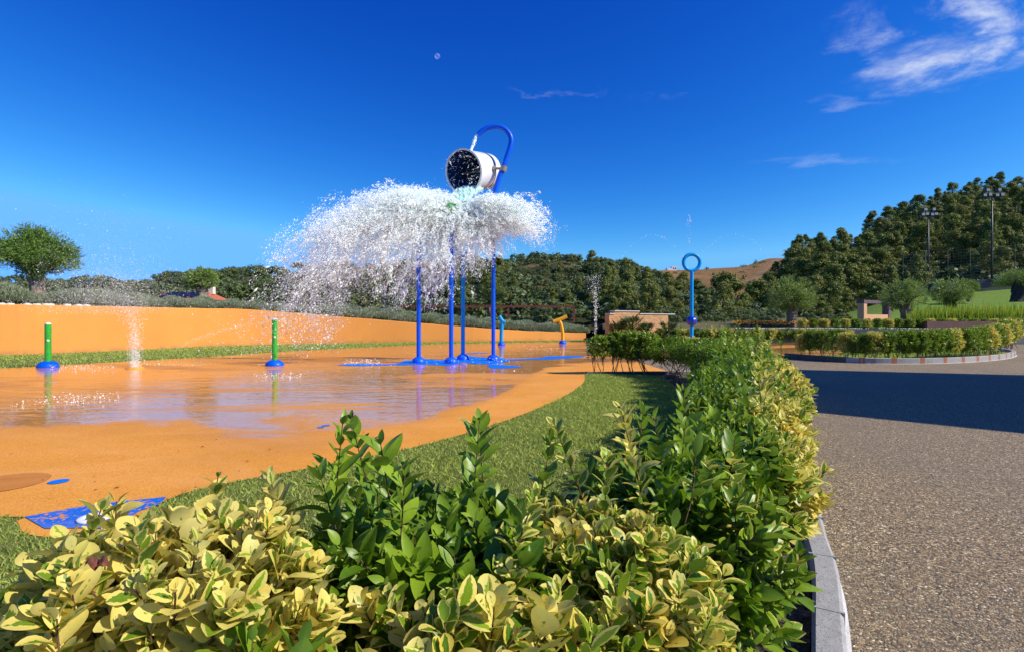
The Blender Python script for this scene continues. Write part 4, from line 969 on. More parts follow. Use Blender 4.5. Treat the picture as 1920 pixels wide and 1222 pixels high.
# olive trees in the gardens: thick trunk and a dense round crown
def olive(loc, crown_w, crown_h, crown_z, trunk_h, tr, label, m, seed, lean=(0, 0), bark_='bark', leaf=.05, nper=150, ncl=46, group=None):
    crown_w *= .88; rg = np.random.default_rng(seed); r = tag(empty('olive_tree', loc), label, 'olive tree', group)
    pts_ = [(0, 0, -.2), (lean[0] * .25, lean[1] * .25, trunk_h * .35), (lean[0] * .7, lean[1] * .7, trunk_h * .75), (lean[0], lean[1], trunk_h * 1.1)]
    b = MB(); P = smooth_line(pts_, 6); n_ = 18; V = []
    for i, p_ in enumerate(P):
        f = i / (len(P) - 1); rad = tr * (1.35 - .9 * f + .75 * f * f)
        for k in range(n_):
            a = 2 * math.pi * k / n_; q2 = rad * (1 + .16 * math.sin(3 * a + 5 * f + seed) + .10 * math.sin(5 * a - 9 * f) + .06 * math.sin(8 * a + 14 * f))
            V.append((p_[0] + q2 * math.cos(a), p_[1] + q2 * math.sin(a), p_[2]))
    b.add(V, [(i * n_ + k, i * n_ + (k + 1) % n_, (i + 1) * n_ + (k + 1) % n_, (i + 1) * n_ + k) for i in range(len(P) - 1) for k in range(n_)])
    for k in range(7):
        a = k * .9 + seed; e = (lean[0] + math.cos(a) * crown_w * .3, lean[1] + math.sin(a) * crown_w * .3, crown_z + crown_h * rg.uniform(.3, .7))
        b.tube(smooth_line([(lean[0] * .8, lean[1] * .8, trunk_h * .85), ((lean[0] + e[0]) / 2, (lean[1] + e[1]) / 2, trunk_h + .2 * crown_h), e], 4), [tr * .45, tr * .4, tr * .36, tr * .3, tr * .25, tr * .2, tr * .16, tr * .12, tr * .08], 7)
    b.build('trunk', M[bark_], r)
    d = unit(rg.normal(size=(ncl, 3))); q_ = rg.uniform(.45, 1, ncl)[:, None]
    cs = np.array([lean[0], lean[1], crown_z + crown_h * .48]) + d * q_ * np.array([crown_w * .40, crown_w * .40, crown_h * .46])
    cs[:, 2] = np.maximum(cs[:, 2], crown_z + .06)
    Vc, Fc, T_ = clumps_crown(cs, rg.uniform(.11, .21, ncl) * crown_w * .85, nper, leaf, rg, .24, .85, .3, along_out=True)
    # twigs standing out of the outline
    k = ncl * 12; dd = unit(rg.normal(size=(k, 3))); dd[:, 2] = np.abs(dd[:, 2]) - .55; dd = unit(dd); st = np.array([lean[0], lean[1], crown_z + crown_h * .45]) + dd * np.array([crown_w * .46, crown_w * .46, crown_h * .48])
    Pt = (st[:, None] + dd[:, None] * (np.linspace(-.02, .16, 5) * crown_w * .55)[None, :, None] * rg.uniform(.3, 1, (k, 1, 1))).reshape(-1, 3); Pt += rg.normal(0, .012 * crown_w, Pt.shape)
    ok_ = Pt[:, 2] > crown_z; Dt = np.repeat(dd, 5, 0)[ok_]; Pt = Pt[ok_]
    V2, F2 = cards(Pt, rg.normal(size=Pt.shape), leaf * .95, rg, .22, along=Dt + np.array([0, 0, .25])); T2 = tone(len(Pt), rg.random(len(Pt)) * .5 + .5, rg, 4)
    link('crown', join_mesh('crown', [(Vc, Fc, T_, 0), (V2, F2, T2, 0)]), M[m], r, smooth=False); return r
def ol(u, vb, Y, w_px, vt, vcb, tr_px, label, m, seed, lean_px=0, **k):
    """base column/row, crown width, crown top and bottom rows, trunk radius: all measured at distance Y"""
    x, y, z = atY(u, vb, Y); q2 = Y / F; olive((x, y, z), w_px * q2, (vcb - vt) * q2, (vb - vcb) * q2, (vb - vcb + 4) * q2, tr_px * q2, label, m, seed, (lean_px * q2, 0), **k)
ol(72, 574, 22.0, 152, 424, 522, 10.5, 'dense round olive tree with pale trunk above the orange wall', 'oliveL', 3, -5, leaf=.055, nper=330, ncl=84)
ol(381, 563, 29.5, 62, 499, 546, 8, 'small loose olive tree beside the terracotta roof', 'olive', 4, -3, leaf=.06)
ol(1485, 613, 31.5, 92, 516, 590, 7.0, 'largest olive tree, beyond the grey terrace wall near the ring', 'olive', 5, 0, leaf=.06, nper=170)
ol(1703, 612, 30.0, 84, 521, 584, 7.5, 'leafy olive tree by the peach coloured frame', 'olive', 6, -8, leaf=.055, nper=170)
ol(1793, 594, 31.5, 70, 517, 574, 5.5, 'olive tree with leaning reddish trunk before the tall grass', 'olive', 7, -9, bark_='barkred', leaf=.055, nper=150)
ol(1817, 561, 40, 34, 524, 549, 3.0, 'smallest olive tree on the sloping lawn below the peach wall', 'olive', 8, 0, leaf=.06, nper=90)
ol(1908, 560, 33, 84, 505, 540, 9, 'olive tree with a thick dark trunk at the right edge', 'olive', 9, 4, bark_='barkdark', leaf=.055)

# rosemary along the top of the orange wall
def spiky(seed, rad=.75, h=.42, n_=3400, blade=.10):
    rg = np.random.default_rng(seed); a = rg.uniform(0, 6.283, n_); q_ = rad * np.sqrt(rg.random(n_)); hh = h * (1 - (q_ / rad) ** 2 * .75) * rg.uniform(.55, 1.0, n_)
    P = np.stack([q_ * np.cos(a), q_ * np.sin(a), hh], 1); D = unit(np.stack([np.cos(a) * q_ / rad * .6, np.sin(a) * q_ / rad * .6, np.full(n_, 1.0)], 1) + rg.normal(0, .22, (n_, 3)))
    V, Fc = cards(P, rg.normal(size=(n_, 3)) * .6 + D * .3 + np.array([.3, -.5, .2]), blade, rg, .11, along=D); return join_mesh('rosemary_bush', [(V, Fc, tone(n_, np.clip(hh / h, 0, 1) * rg.uniform(.4, 1, n_), rg, 4), 0)])
ROS = [spiky(100 + i) for i in range(4)]
for i in range(64):
    u = 270 + 860 * (i + .5) / 64; d = (1.05, 1.7, 2.6)[i % 3] + random.uniform(-.2, .2); s_ = wall_s(u)
    x, y, z = bank_pt(s_, d); place(ROS[i % 4], 'rosemary_bush', [M['lav']], (x, y, z - .08), random.uniform(.68, .86) * (1.0 if u < 600 else 1.3), random.uniform(0, 6.28), 'grey green rosemary bush in the row above the orange wall', 'shrub', 'rosemary along the wall top')
BIG = [spiky(110 + i, 1.2, .95, 8000, .12) for i in range(3)]
for i, (u, d, s_) in enumerate([(24, 1.3, .62), (-10, 1.5, .75), (150, 1.4, .55), (186, 1.4, .66), (218, 1.4, .66), (250, 1.3, .55), (278, 1.3, .42), (-45, 1.6, .8), (128, 1.4, .45)]):
    x, y, z = bank_pt(wall_s(u), d); place(BIG[i % 3], 'wild_bush', [M['lav']], (x, y, z - .1), s_, i * 1.1, 'large soft grey green bush above the left end of the orange wall', 'shrub', 'large grey bushes above the wall')
for i, u in enumerate([2, 20, 52, 70, 88, 96, 128, 150, 165]):
    x, y, z = bank_pt(wall_s(u), .12); rg = np.random.default_rng(i); b = MB(); b.lathe([(.01, -.05), (.09, -.02), (.12, .03), (.09, .07), (.01, .085)], n=10)
    b.v = [(vx * rg.uniform(.8, 1.2) * 1.2, vy * rg.uniform(.8, 1.2), vz * rg.uniform(.7, 1.1)) for vx, vy, vz in b.v]
    o = b.build('stone', M['stone']); o.location = (x, y, z + .06); tag(o, 'pale stone lying on top of the orange wall', 'stone', 'stones on the wall top')

# house beyond the bank: terracotta roof with solar panels
hx, hy, hz = atY(335, 566, 46)
hr = tag(empty('house', (hx, hy, hz - 1.6)), 'low house with terracotta roof and dark solar panels behind the bank', 'house')
q2 = 46 / F; x0, x1, xr = -50 * q2, 52 * q2, 36 * q2
b = MB(); b.box(((x0 + x1) / 2, 1.9, .95), (x1 - x0 - .4, 3.4, 1.9)); b.build('wall', M['house'], hr, smooth=False)
ze, zr = 1.85, 2.55; b = MB()
V = [(x0, -.2, ze), (x1, -.2, ze), (xr, 1.9, zr), (x0 + .1, 1.9, zr), (x1, 4, ze), (x0, 4, ze)]; V += [(a, c, d - .12) for a, c, d in V]
b.add(V, [(0, 1, 2, 3), (2, 4, 5, 3), (1, 4, 2), (0, 3, 5), (6, 9, 8, 7), (8, 9, 11, 10), (0, 6, 7, 1), (1, 7, 10, 4), (4, 10, 11, 5), (5, 11, 6, 0)]); rf = b.build('roof', M['roof'], hr, smooth=False)
b = MB(); sl_ = (zr - ze) / 2.1
for k in range(7):
    xa = x0 + .3 + k * (xr - x0 - .6) / 7; xb = xa + (xr - x0 - .6) / 7 - .05
    V = [(xa, .02, ze + .22 * sl_ + .05), (xb, .02, ze + .22 * sl_ + .05), (xb, 1.75, ze + 1.95 * sl_ + .05), (xa, 1.75, ze + 1.95 * sl_ + .05)]; V += [(a, c, d - .04) for a, c, d in V]
    b.add(V, [(0, 1, 2, 3), (4, 7, 6, 5), (0, 4, 5, 1), (1, 5, 6, 2), (2, 6, 7, 3), (3, 7, 4, 0)])
o = b.build('solar_panel', M['solar'], rf, smooth=False)
b = MB(); b.box((xr + .1, 1.9, zr + .15), (.5, .45, .7)); b.box((xr + .1, 1.9, zr + .54), (.6, .55, .08), mi=1); b.build('chimney', [M['house'], M['roof']], rf, smooth=False)

# red-brown post and rail fence on the bank
fr_ = tag(empty('rail_fence', atY(935, 600, 36)), 'red brown timber rail fence with square posts on the bank', 'fence')
q2 = 36 / F
b = MB(); b.box(((1078 + 752) / 2 * q2 - 935 * q2, 0, 25 * q2), ((1078 - 752) * q2, .10, .14)); b.build('rail', M['wood_rust'], fr_, smooth=False)
for u in (756, 810, 868, 953, 1022 + 54):
    b = MB(); b.box(((u - 935) * q2, .0 if True else 0, 10 * q2 - .04), (.15, .15, 30 * q2 - .14)); b.build('post', M['wood_rust'], fr_, smooth=False)

# small fan palms before the stone wall and a spiky one on the bank
def fan_palm(loc, s_, label, seed, n_=26):
    rg = np.random.default_rng(seed); r = tag(empty('fan_palm', loc), label, 'palm'); b = MB(); b.tube([(0, 0, -.1), (0, 0, .5 * s_)], [.11 * s_, .08 * s_], 10); b.build('trunk', M['bark'], r)
    P, N_, A = [], [], []
    for k in range(n_):
        a = k * 2.4; el = rg.uniform(-.3, 1.2); d = np.array([math.cos(a) * math.cos(el), math.sin(a) * math.cos(el), math.sin(el)]); c = np.array([0, 0, .5 * s_]) + d * .42 * s_; sd = unit(np.cross(d, [0, 0, 1.0]))
        for j in np.linspace(-1.2, 1.2, 13):
            e = d * math.cos(j) + sd * math.sin(j); P.append(c + e * .18 * s_); A.append(e); N_.append(np.cross(d, sd))
        for q_ in np.linspace(0, 1, 6): P.append(np.array([0, 0, .5 * s_]) + d * .42 * s_ * q_); A.append(d); N_.append(np.cross(d, sd))
    V, Fc = cards(np.array(P), np.array(N_), .17 * s_, np.random.default_rng(1), .10, along=np.array(A) * 3); link('fronds', join_mesh('fronds', [(V, Fc, tone(len(P), rg.random(len(P)), rg, 4), 0)]), M['palm'], r, smooth=False)
fan_palm(atY(1185, 618, 29.0)[:2] + (.0,), 1.25, 'fan palm rising highest before the tan stone wall', 1)
fan_palm(atY(1160, 618, 29.1)[:2] + (.0,), 1.0, 'smaller fan palm left of the highest one', 2)
fan_palm(atY(1212, 618, 29.0)[:2] + (.0,), .9, 'low fan palm right of the highest one', 4)
fan_palm(atY(1252, 612, 29.2)[:2] + (.0,), 1.0, 'small palm at the right end of the stone wall', 5)
fan_palm(atY(918, 592, 38), 1.7, 'large spiky palm above the rail fence on the bank', 6, 34)

# orange flower bed on the terrace
rg = np.random.default_rng(12); n_ = 2600; u = rg.uniform(1375, 1560, n_); Y = rg.uniform(31.0, 33.5, n_); P = np.stack([(u - 960) / F * Y, Y, .95 + rg.random(n_) * .22 + .02 * np.sin(u * .2)], 1)
V, Fc = cards(P, np.tile([0, -.5, 1.0], (n_, 1)), .06, rg, .6); o = link('flower_bed', join_mesh('flower_bed', [(V, Fc, tone(n_, (P[:, 2] - .95) * 4.4, rg, 4), 0)]), M['flower'], smooth=False)
tag(o, 'strip of orange flowers blooming on the terrace', 'flowers', kind='stuff')
# tall grass below the sloping lawn
n_ = 30000; u = rg.uniform(1700, 2300, n_); Y = rg.uniform(28.9, 31.5, n_); z0 = np.array([terrace_z((a - 960) / F, b_) for a, b_ in zip(u, Y)]); hh = rg.uniform(.55, 1.25, n_) * np.interp(u, [1700, 1760], [.5, 1])
P = np.stack([(u - 960) / F * Y, Y, z0 + hh * .55], 1); V, Fc = cards(P, rg.normal(size=(n_, 3)) * .5 + np.array([.3, -.8, .2]), .48, rg, .035, along=np.array([[.05, 0, 1.0]]) * 4 + np.zeros((n_, 3)))
o = link('tall_grass', join_mesh('tall_grass', [(V, Fc, tone(n_, rg.random(n_), rg, 4), 0)]), M['tallgrass'], smooth=False); tag(o, 'band of tall bright ornamental grass below the sloping lawn', 'grass', kind='stuff')
# low brown planter wall before it
b = MB(); xa, ya, _ = atY(1735, 0, 28.3); b.box((xa + 9, 28.3, .38), (18, .25, 1.5)); tag(b.build('planter_wall', M['brownwall'], smooth=False), 'low brown wall holding the bank of tall grass', 'wall')

# peach frame on the terrace
fy = 33.5; q2 = fy / F; fx0, _, fz0 = atY(1620, 608, fy); r = tag(empty('garden_frame', (fx0, fy, fz0 - .25), .5), 'peach rendered open frame with mauve top beside the olive tree', 'wall')
W_, H_ = 86 * q2, 43 * q2 + .25
b = MB(); b.box((5 * q2, .2, H_ / 2 - .06), (10 * q2, .40, H_ - .12)); b.build('pillar', M['peach'], r, smooth=False)
b = MB(); b.box((W_ / 2 + 6 * q2, .2, 10 * q2 + .1), (W_ - 8 * q2, .34, 20 * q2 + .2)); b.build('low_wall', M['peach'], r, smooth=False)
b = MB(); b.box((W_ / 2 - .02, .2, H_ - .12 + 3 * q2), (W_ + .06, .46, 6 * q2)); b.build('top_beam', M['mauve'], r, smooth=False)
b = MB(); b.box((W_ + 4 * q2 + .02, .2, H_ / 2 - .06), (9 * q2, .40, H_ - .13)); b.build('pillar', M['mauve'], r, smooth=False)

# peach retaining wall with a thick mauve cap, stepping up the hill
wy = 47.5; pa, pc = atY(1700, 542, 49), atY(2250, 476, 44)
r = tag(empty('cap_wall', (pa[0], pa[1], pa[2])), 'long peach wall with a thick mauve cap climbing the slope', 'wall')
d = Vector((pc[0] - pa[0], pc[1] - pa[1], pc[2] - pa[2])); nrm = Vector((-d.y, d.x, 0)).normalized() * .5; dn = Vector((0, 0, -1))
b = MB(); lo = 3.6
V = [Vector((0, 0, -.75)), d + dn * .75, d + dn * lo, Vector((0, 0, -lo))]; V += [p_ + nrm for p_ in V]; b.add(V, [(0, 3, 2, 1), (4, 5, 6, 7), (0, 1, 5, 4), (1, 2, 6, 5), (3, 7, 6, 2), (0, 4, 7, 3)]); b.build('wall', M['peach'], r, smooth=False)
b = MB(); o_ = nrm * -.5; V = [o_, d + o_, d + o_ + dn * .72, o_ + dn * .72]; V += [p_ + nrm * 2.2 for p_ in V]; b.add(V, [(0, 3, 2, 1), (4, 5, 6, 7), (0, 1, 5, 4), (1, 2, 6, 5), (3, 7, 6, 2), (0, 4, 7, 3)]); b.build('cap', M['mauve'], r, smooth=False)
for f in (.09, .315):
    b = MB(); c = d * f - nrm * .9; b.tube([c + Vector((0, -.35, -.1)), c + Vector((0, .2, -.1))], .3, 18); b.build('spout', M['bolt'], r, sharp=40)
# rubble along the foot of that wall
n_ = 900; f = rg.random(n_) ; P = np.stack([pa[0] + d.x * f, pa[1] + d.y * f - .7 - rg.random(n_) * .9, pa[2] + d.z * f - 2.35 - .4 * rg.random(n_)], 1)
V, Fc, T_ = clumps_crown(P[:260], rg.uniform(.2, .45, 260), 16, .14, rg); o = link('wall_foot_plants', join_mesh('wall_foot_plants', [(V, Fc, T_, 0)]), M['pine'], smooth=False); tag(o, 'dark planting along the foot of the capped wall', 'plants', kind='stuff')

# floodlight masts and the tennis court fence behind
def mast(u, vb, vt, Y, label, wide):
    x, y, z = atY(u, vb, Y); q2 = Y / F; h = (vb - vt) * q2; r = tag(empty('floodlight_mast', (x, y, z - 1.5)), label, 'floodlight')
    b = MB(); b.tube([(0, 0, 0), (0, 0, h + 1.5)], [.11, .06], 12); b.build('pole', M['mast'], r)
    b = MB(); b.box((0, 0, h + 1.3), (wide, .1, .09)); b.box((0, 0, h + 1.85), (wide * .75, .1, .09)); b.build('crossbar', M['mast'], r, smooth=False)
    for i, (lx, lz) in enumerate([(-wide / 2, 1.5), (-wide / 5, 1.55), (wide / 5, 1.5), (wide / 2, 1.55), (-wide / 3, 2.0), (wide / 3, 2.02)]):
        b = MB(); b.box((lx, -.12, h + lz - .05), (.34, .2, .28)); fl = b.build('lamp_housing', M['mast'], r, smooth=False)
        b = MB(); b.box((lx, -.23, h + lz - .05), (.30, .02, .24)); b.build('lamp_glass', M['lampglass'], fl, smooth=False)
mast(1740.5, 520, 402, 54, 'shorter floodlight mast before the pine hillside', 1.3)
mast(1860, 507, 366, 52, 'taller floodlight mast above the mauve capped wall', 1.7)
fx0, fy0, fz0 = atY(1693, 548, 50); r = tag(empty('court_fence', (fx0, fy0, fz0)), 'tall dark green wire fence in front of the pine hillside', 'fence')
for k in range(14):
    b = MB(); xx = k * 2.1; b.tube([(xx, 0, -.6 + xx * .09), (xx, 0, 3.6 + xx * .09)], .022, 8); b.build('post', M['net'], r)
b = MB()
for k in range(13): b.tube([(0, .02, .2 + k * .27), (27.3, .02, .2 + k * .27 + 27.3 * .09)], .007, 4, caps=False)
for k in range(110): b.tube([(k * .25, .04, .1 + k * .25 * .09), (k * .25, .04, 3.55 + k * .25 * .09)], .005, 4, caps=False)
b.build('mesh', M['net'], r)

# utility pole on the dry field, wires, and the tiny white house on its ridge
ux, uy, uz = atY(1472, 488, 170); r = tag(empty('utility_pole', (ux, uy, uz - 1)), 'tiny utility pole on the skyline of the dry field', 'utility pole')
b = MB(); b.tube([(0, 0, 0), (0, 0, 4.4)], [.13, .09], 8); b.build('pole', M['barkdark'], r); b = MB(); b.box((0, 0, 4.0), (1.5, .12, .12)); b.build('crossarm', M['barkdark'], r, smooth=False)
b = MB()
for k in range(3):
    A, B_ = Vector((ux - .6 + k * .6, uy, uz + 3.1)), Vector(atY(1150, 598 + k * 5, 47)); b.tube([A.lerp(B_, t_) - Vector((0, 0, 3.2 * 4 * t_ * (1 - t_))) for t_ in np.linspace(0, 1, 24)], [.022 - .010 * t_ for t_ in np.linspace(0, 1, 24)], 4)
tag(b.build('power_cables', M['wire']), 'thin power cables sagging down from the skyline pole', 'cable')
wx, wy, wz = atY(1259, 507, 248); r = tag(empty('white_house', (wx, wy, wz - .5)), 'tiny white house on the ridge of the dry field', 'house')
b = MB(); b.box((1.0, 0, 1.1), (2.4, 3, 2.2)); b.box((-1.3, 0, .7), (2.2, 3, 1.4)); b.build('wall', M['white'], r, smooth=False)
b = MB(); b.box((.6, -1.51, 1.2), (.5, .04, .7)); b.box((1.5, -1.51, 1.2), (.5, .04, .7)); b.build('window', M['glass'], r, smooth=False)

# moon
md = Vector(((820 - 960) / F, 1, (605 - 105.5) / F)).normalized() * 3000
b = MB(); b.lathe([(4.0 * 3.42 * math.sin(math.pi * i / 24) + 1e-4, -4.0 * 3.42 * math.cos(math.pi * i / 24)) for i in range(25)], n=32)
o = b.build('moon', M['moon']); o.location = md; tag(o, 'small pale half moon high in the blue sky', 'moon')

# hotel block to the right: its shadow falls across the drive
hb = tag(empty('hotel_block', (0, 0, 0)), 'flat roofed rendered building whose shadow crosses the drive', 'building')
e1, e2 = Vector((.736, -.677, 0)), Vector((2.65, 6.07, 0)); A = Vector((11.05, 4.33, 0)); HB = 6.0
c4 = [A, A + e1 * 14, A + e1 * 14 + e2, A + e2]
b = MB(); V = [p_ + Vector((0, 0, -.2)) for p_ in c4] + [p_ + Vector((0, 0, HB - .25)) for p_ in c4]; b.add(V, [(0, 1, 5, 4), (1, 2, 6, 5), (2, 3, 7, 6), (3, 0, 4, 7), (4, 5, 6, 7)]); b.build('wall', M['house'], hb, smooth=False)
cen = sum(c4, Vector()) / 4; b = MB(); V = [p_ + (p_ - cen).normalized() * .12 + Vector((0, 0, HB - .25)) for p_ in c4] + [p_ + (p_ - cen).normalized() * .12 + Vector((0, 0, HB)) for p_ in c4]
b.add(V, [(3, 2, 1, 0), (4, 5, 6, 7), (0, 1, 5, 4), (1, 2, 6, 5), (2, 3, 7, 6), (3, 0, 4, 7)]); b.build('roof_slab', M['mauve'], hb, smooth=False)
nl = Vector((-e2.y, e2.x, 0)).normalized(); rzz = math.atan2(e2.y, e2.x)
for k, f in enumerate((.22, .5, .78)):
    for z in (1.6, 4.3):
        c = A + e2 * f + nl * .02; b = MB(); b.box((c.x, c.y, z), (1.1, .1, 1.3), rzz); wf = b.build('window', M['white'], hb, smooth=False)
        c = c + nl * .055; b = MB(); b.box((c.x, c.y, z), (.95, .04, 1.15), rzz); b.build('pane', M['glass'], wf, smooth=False)
# ------------------------------------------------------------------ hedges
def leaf_proto(st, fold=.16, bend=.22, p=.85):
    V, U, Fc = [], [], []
    for y in st:
        wv = max(.05, math.sin(math.pi * min(.999, y ** p)) ** .78) if 0 < y < 1 else (.06 if y == 0 else .02)
        for x in (-1, 0, 1): V.append((x * wv * .5, y, fold * abs(x) * wv - bend * y * y)); U.append((x * .5 + .5, y))
    for i in range(len(st) - 1):
        for j in (0, 1): Fc.append((i * 3 + j, i * 3 + j + 1, (i + 1) * 3 + j + 1, (i + 1) * 3 + j))
    return np.array(V), np.array(U), np.array(Fc)
def blunt(st):
    V, U, Fc = leaf_proto(st); V = V.copy()
    for i, y in enumerate(st):
        wv = .05 if y == 0 else (.14 if y == 1 else math.sin(math.pi * min(.999, y ** 1.2)) ** .55)
        for j, x in enumerate((-1, 0, 1)): V[i * 3 + j, 0] = x * wv * .5
    return V, U, Fc
PROTO = {3: blunt([0, .1, .25, .42, .6, .78, .92, 1]), 0: leaf_proto([0, .1, .25, .42, .6, .78, .92, 1]), 1: leaf_proto([0, .22, .5, .8, 1]), 2: leaf_proto([0, .45, 1])}
def leaves_mesh(name, P, D, N_, Ln, Wd, var, rnd, lod, rg):
    V0, U0, F0 = PROTO[lod]; n = len(P); D = unit(D); Sd = unit(np.cross(D, N_)); N2 = np.cross(Sd, D)
    bendv = rg.normal(1, .9, n)
    x = V0[None, :, 0] * Wd[:, None]; y = np.repeat(V0[None, :, 1] * 1.0, n, 0) * Ln[:, None]; foldz = np.abs(V0[None, :, 0]) * .32 * Wd[:, None] * rg.uniform(.2, 1.6, n)[:, None]
    z = foldz - .2 * bendv[:, None] * (V0[None, :, 1] ** 2) * Ln[:, None]
    tw = rg.normal(0, .25, n)[:, None] * V0[None, :, 1]; z = z + x * tw
    V = P[:, None] + Sd[:, None] * x[..., None] + D[:, None] * y[..., None] + N2[:, None] * z[..., None]
    k = len(V0); Fc = (np.arange(n) * k)[:, None, None] + F0[None]
    A = np.zeros((n, k, 4)); A[:, :, 0] = var[:, None]; A[:, :, 1] = rnd[:, None]; A[:, :, 2] = U0[None, :, 0]; A[:, :, 3] = U0[None, :, 1]
    return np_mesh(name, V.reshape(-1, 3), Fc.reshape(-1, 4), {'leaf': A.reshape(-1, 4)})
def tubes_mesh(mb, A, B_, ra, rb, n=5):
    for a, b_, x, y in zip(A, B_, ra, rb): mb.tube([a, (np.array(a) + b_) / 2 + np.array([0, 0, .004]), b_], [x, (x + y) / 2, y], n, caps=False)

def shrub(name, label, loc, size, n_shoots, lod, varf, seed, leaf_len=.05, group=None, rz=0, wr=.50, top_up=.0, stems=True, shoot_len=(.10, .22), low=0.22, dens=1.0, cat='hedge shrub', stem_mat='twig', whips=0, whip_h=(1.05, 1.32)):
    """clipped shrub: shoots with opposite leaf pairs whose tips end on a rounded box.
    varf(p) gives the mean variegation (0 green .. 1 cream) at a local point"""
    rg = np.random.default_rng(seed); a, b_, h = size
    tips, nor = [], []
    while len(tips) < n_shoots:
        d = unit(rg.normal(size=3));
        if d[2] < -.35: d[2] = -d[2]
        pw = 3.2; q_ = (abs(d[0]) ** pw + abs(d[1]) ** pw + abs(d[2]) ** pw) ** (-1 / pw)
        s_ = d * q_; hz = h * (low + (1 - low) * (s_[2] * .5 + .5))
        lump = 1 + .10 * math.sin(5 * d[0] + seed) + .09 * math.sin(6.3 * d[1] + 2 * seed) + .08 * math.sin(7 * d[2] + seed)
        taper = .55 + .45 * min(1, hz / (h * .6))
        sh = (.62 + .38 * rg.random() ** .5)
        tips.append((s_[0] * a * lump * taper * sh, s_[1] * b_ * lump * taper * sh, hz * (.94 + .06 * lump) * (1 - .25 * (1 - sh)))); nor.append(d)
    tips, nor = np.array(tips), np.array(nor)
    wsel = np.zeros(n_shoots, bool); wsel[:whips] = True
    L = rg.uniform(*shoot_len, n_shoots); D = unit(nor * np.array([.8, .8, .55]) + np.array([0, 0, .62]) + rg.normal(0, .3, (n_shoots, 3)))
    if whips:
        ang = rg.uniform(0, 6.283, whips); rad_ = np.sqrt(rg.random(whips)) * .75
        tips[:whips] = np.stack([a * rad_ * np.cos(ang), b_ * rad_ * np.sin(ang), h * rg.uniform(*whip_h, whips)], 1); D[:whips] = unit(np.array([0, 0, 1.0]) + rg.normal(0, .2, (whips, 3))); L[:whips] = rg.uniform(.16, .26, whips)
    base = tips - D * L[:, None]
    P, DD_, NN, LL, VV, RN = [], [], [], [], [], []
    vs = np.clip(np.array([varf(t_) for t_ in tips]) + rg.normal(0, .12, n_shoots), 0, 1); hue = rg.random(n_shoots)
    spacing = leaf_len * .42 / dens
    for i in range(n_shoots):
        m_ = max(2, int(L[i] / spacing)); d = D[i]; e1 = unit(np.cross(d, [.3, .7, .2])); e2_ = np.cross(d, e1); ph = rg.uniform(0, 3.14)
        for j in range(m_ + 1):
            f = j / m_; pt = base[i] + d * L[i] * f; open_ = (1.05 - .62 * f) * rg.uniform(.8, 1.2); ll = leaf_len * (.62 + .55 * math.sin(math.pi * (.18 + .66 * f))) * rg.uniform(.6, 1.3) * (.62 if f > .93 else 1)
            for sgn in (1, -1):
                aa = ph + (j % 2) * math.pi / 2 + rg.normal(0, .25) + (0 if sgn > 0 else math.pi); o = e1 * math.cos(aa) + e2_ * math.sin(aa)
                ld = d * math.cos(open_) + o * math.sin(open_); P.append(pt + o * .003); DD_.append(ld); NN.append(d * math.sin(open_) - o * math.cos(open_) + np.array([0, 0, .25])); LL.append(ll); VV.append(vs[i]); RN.append(.55 * hue[i] + .45 * rg.random())
    P, DD_, NN, LL, VV, RN = map(np.array, (P, DD_, NN, LL, VV, RN)); n = len(P)
    NN = NN + rg.normal(0, .22, NN.shape); VV = np.clip(VV + rg.normal(0, .14, n), 0, 1); VV[VV < .22] = 0
    Wd = LL * wr * rg.uniform(.82, 1.18, n) * (1 + .22 * VV)
    r = tag(empty(name, loc, rz), label, cat, group)
    link('foliage', leaves_mesh('foliage', P, DD_, NN, LL, Wd, VV, RN, lod, rg), M['leaf'], r)
    if stems:
        mb = MB(); ns = max(4, int(7 * a / .35)); roots = np.stack([rg.uniform(-.45, .45, ns) * a, rg.uniform(-.45, .45, ns) * b_, np.full(ns, -.05)], 1); heads = np.stack([rg.uniform(-.75, .75, ns) * a, rg.uniform(-.75, .75, ns) * b_, h * rg.uniform(.5, .8, ns)], 1)
        for q0, q1 in zip(roots, heads):
            mid = (q0 + q1) / 2 + np.append(rg.normal(0, .03, 2), 0); mb.tube(smooth_line([q0, mid, q1], 4), np.linspace(.009, .004, 9), 6, caps=False)
        pick = np.arange(n_shoots) if lod in (0, 3) else rg.choice(n_shoots, min(n_shoots, 120), replace=False)
        for i in pick:
            j = np.argmin(np.linalg.norm(heads - base[i], axis=1) + (roots[:, 2] * 0)); f = rg.uniform(.45, 1.0); q0 = roots[j] * (1 - f) + heads[j] * f
            if lod in (0, 3) or rg.random() < .5: mb.tube(smooth_line([q0, (q0 + base[i]) / 2 - np.array([0, 0, .02]), base[i]], 2), np.linspace(.0038, .0022, 5), 5, caps=False)
            mb.tube([base[i], base[i] + D[i] * L[i] * .5, tips[i]], [.0022, .0018, .0011], 5, caps=False)
        mb.build('branches', M[stem_mat], r)
    return r
HG = 'variegated hedge beside the kerb'
YEL = lambda t_: .82
GRN = lambda t_: .0
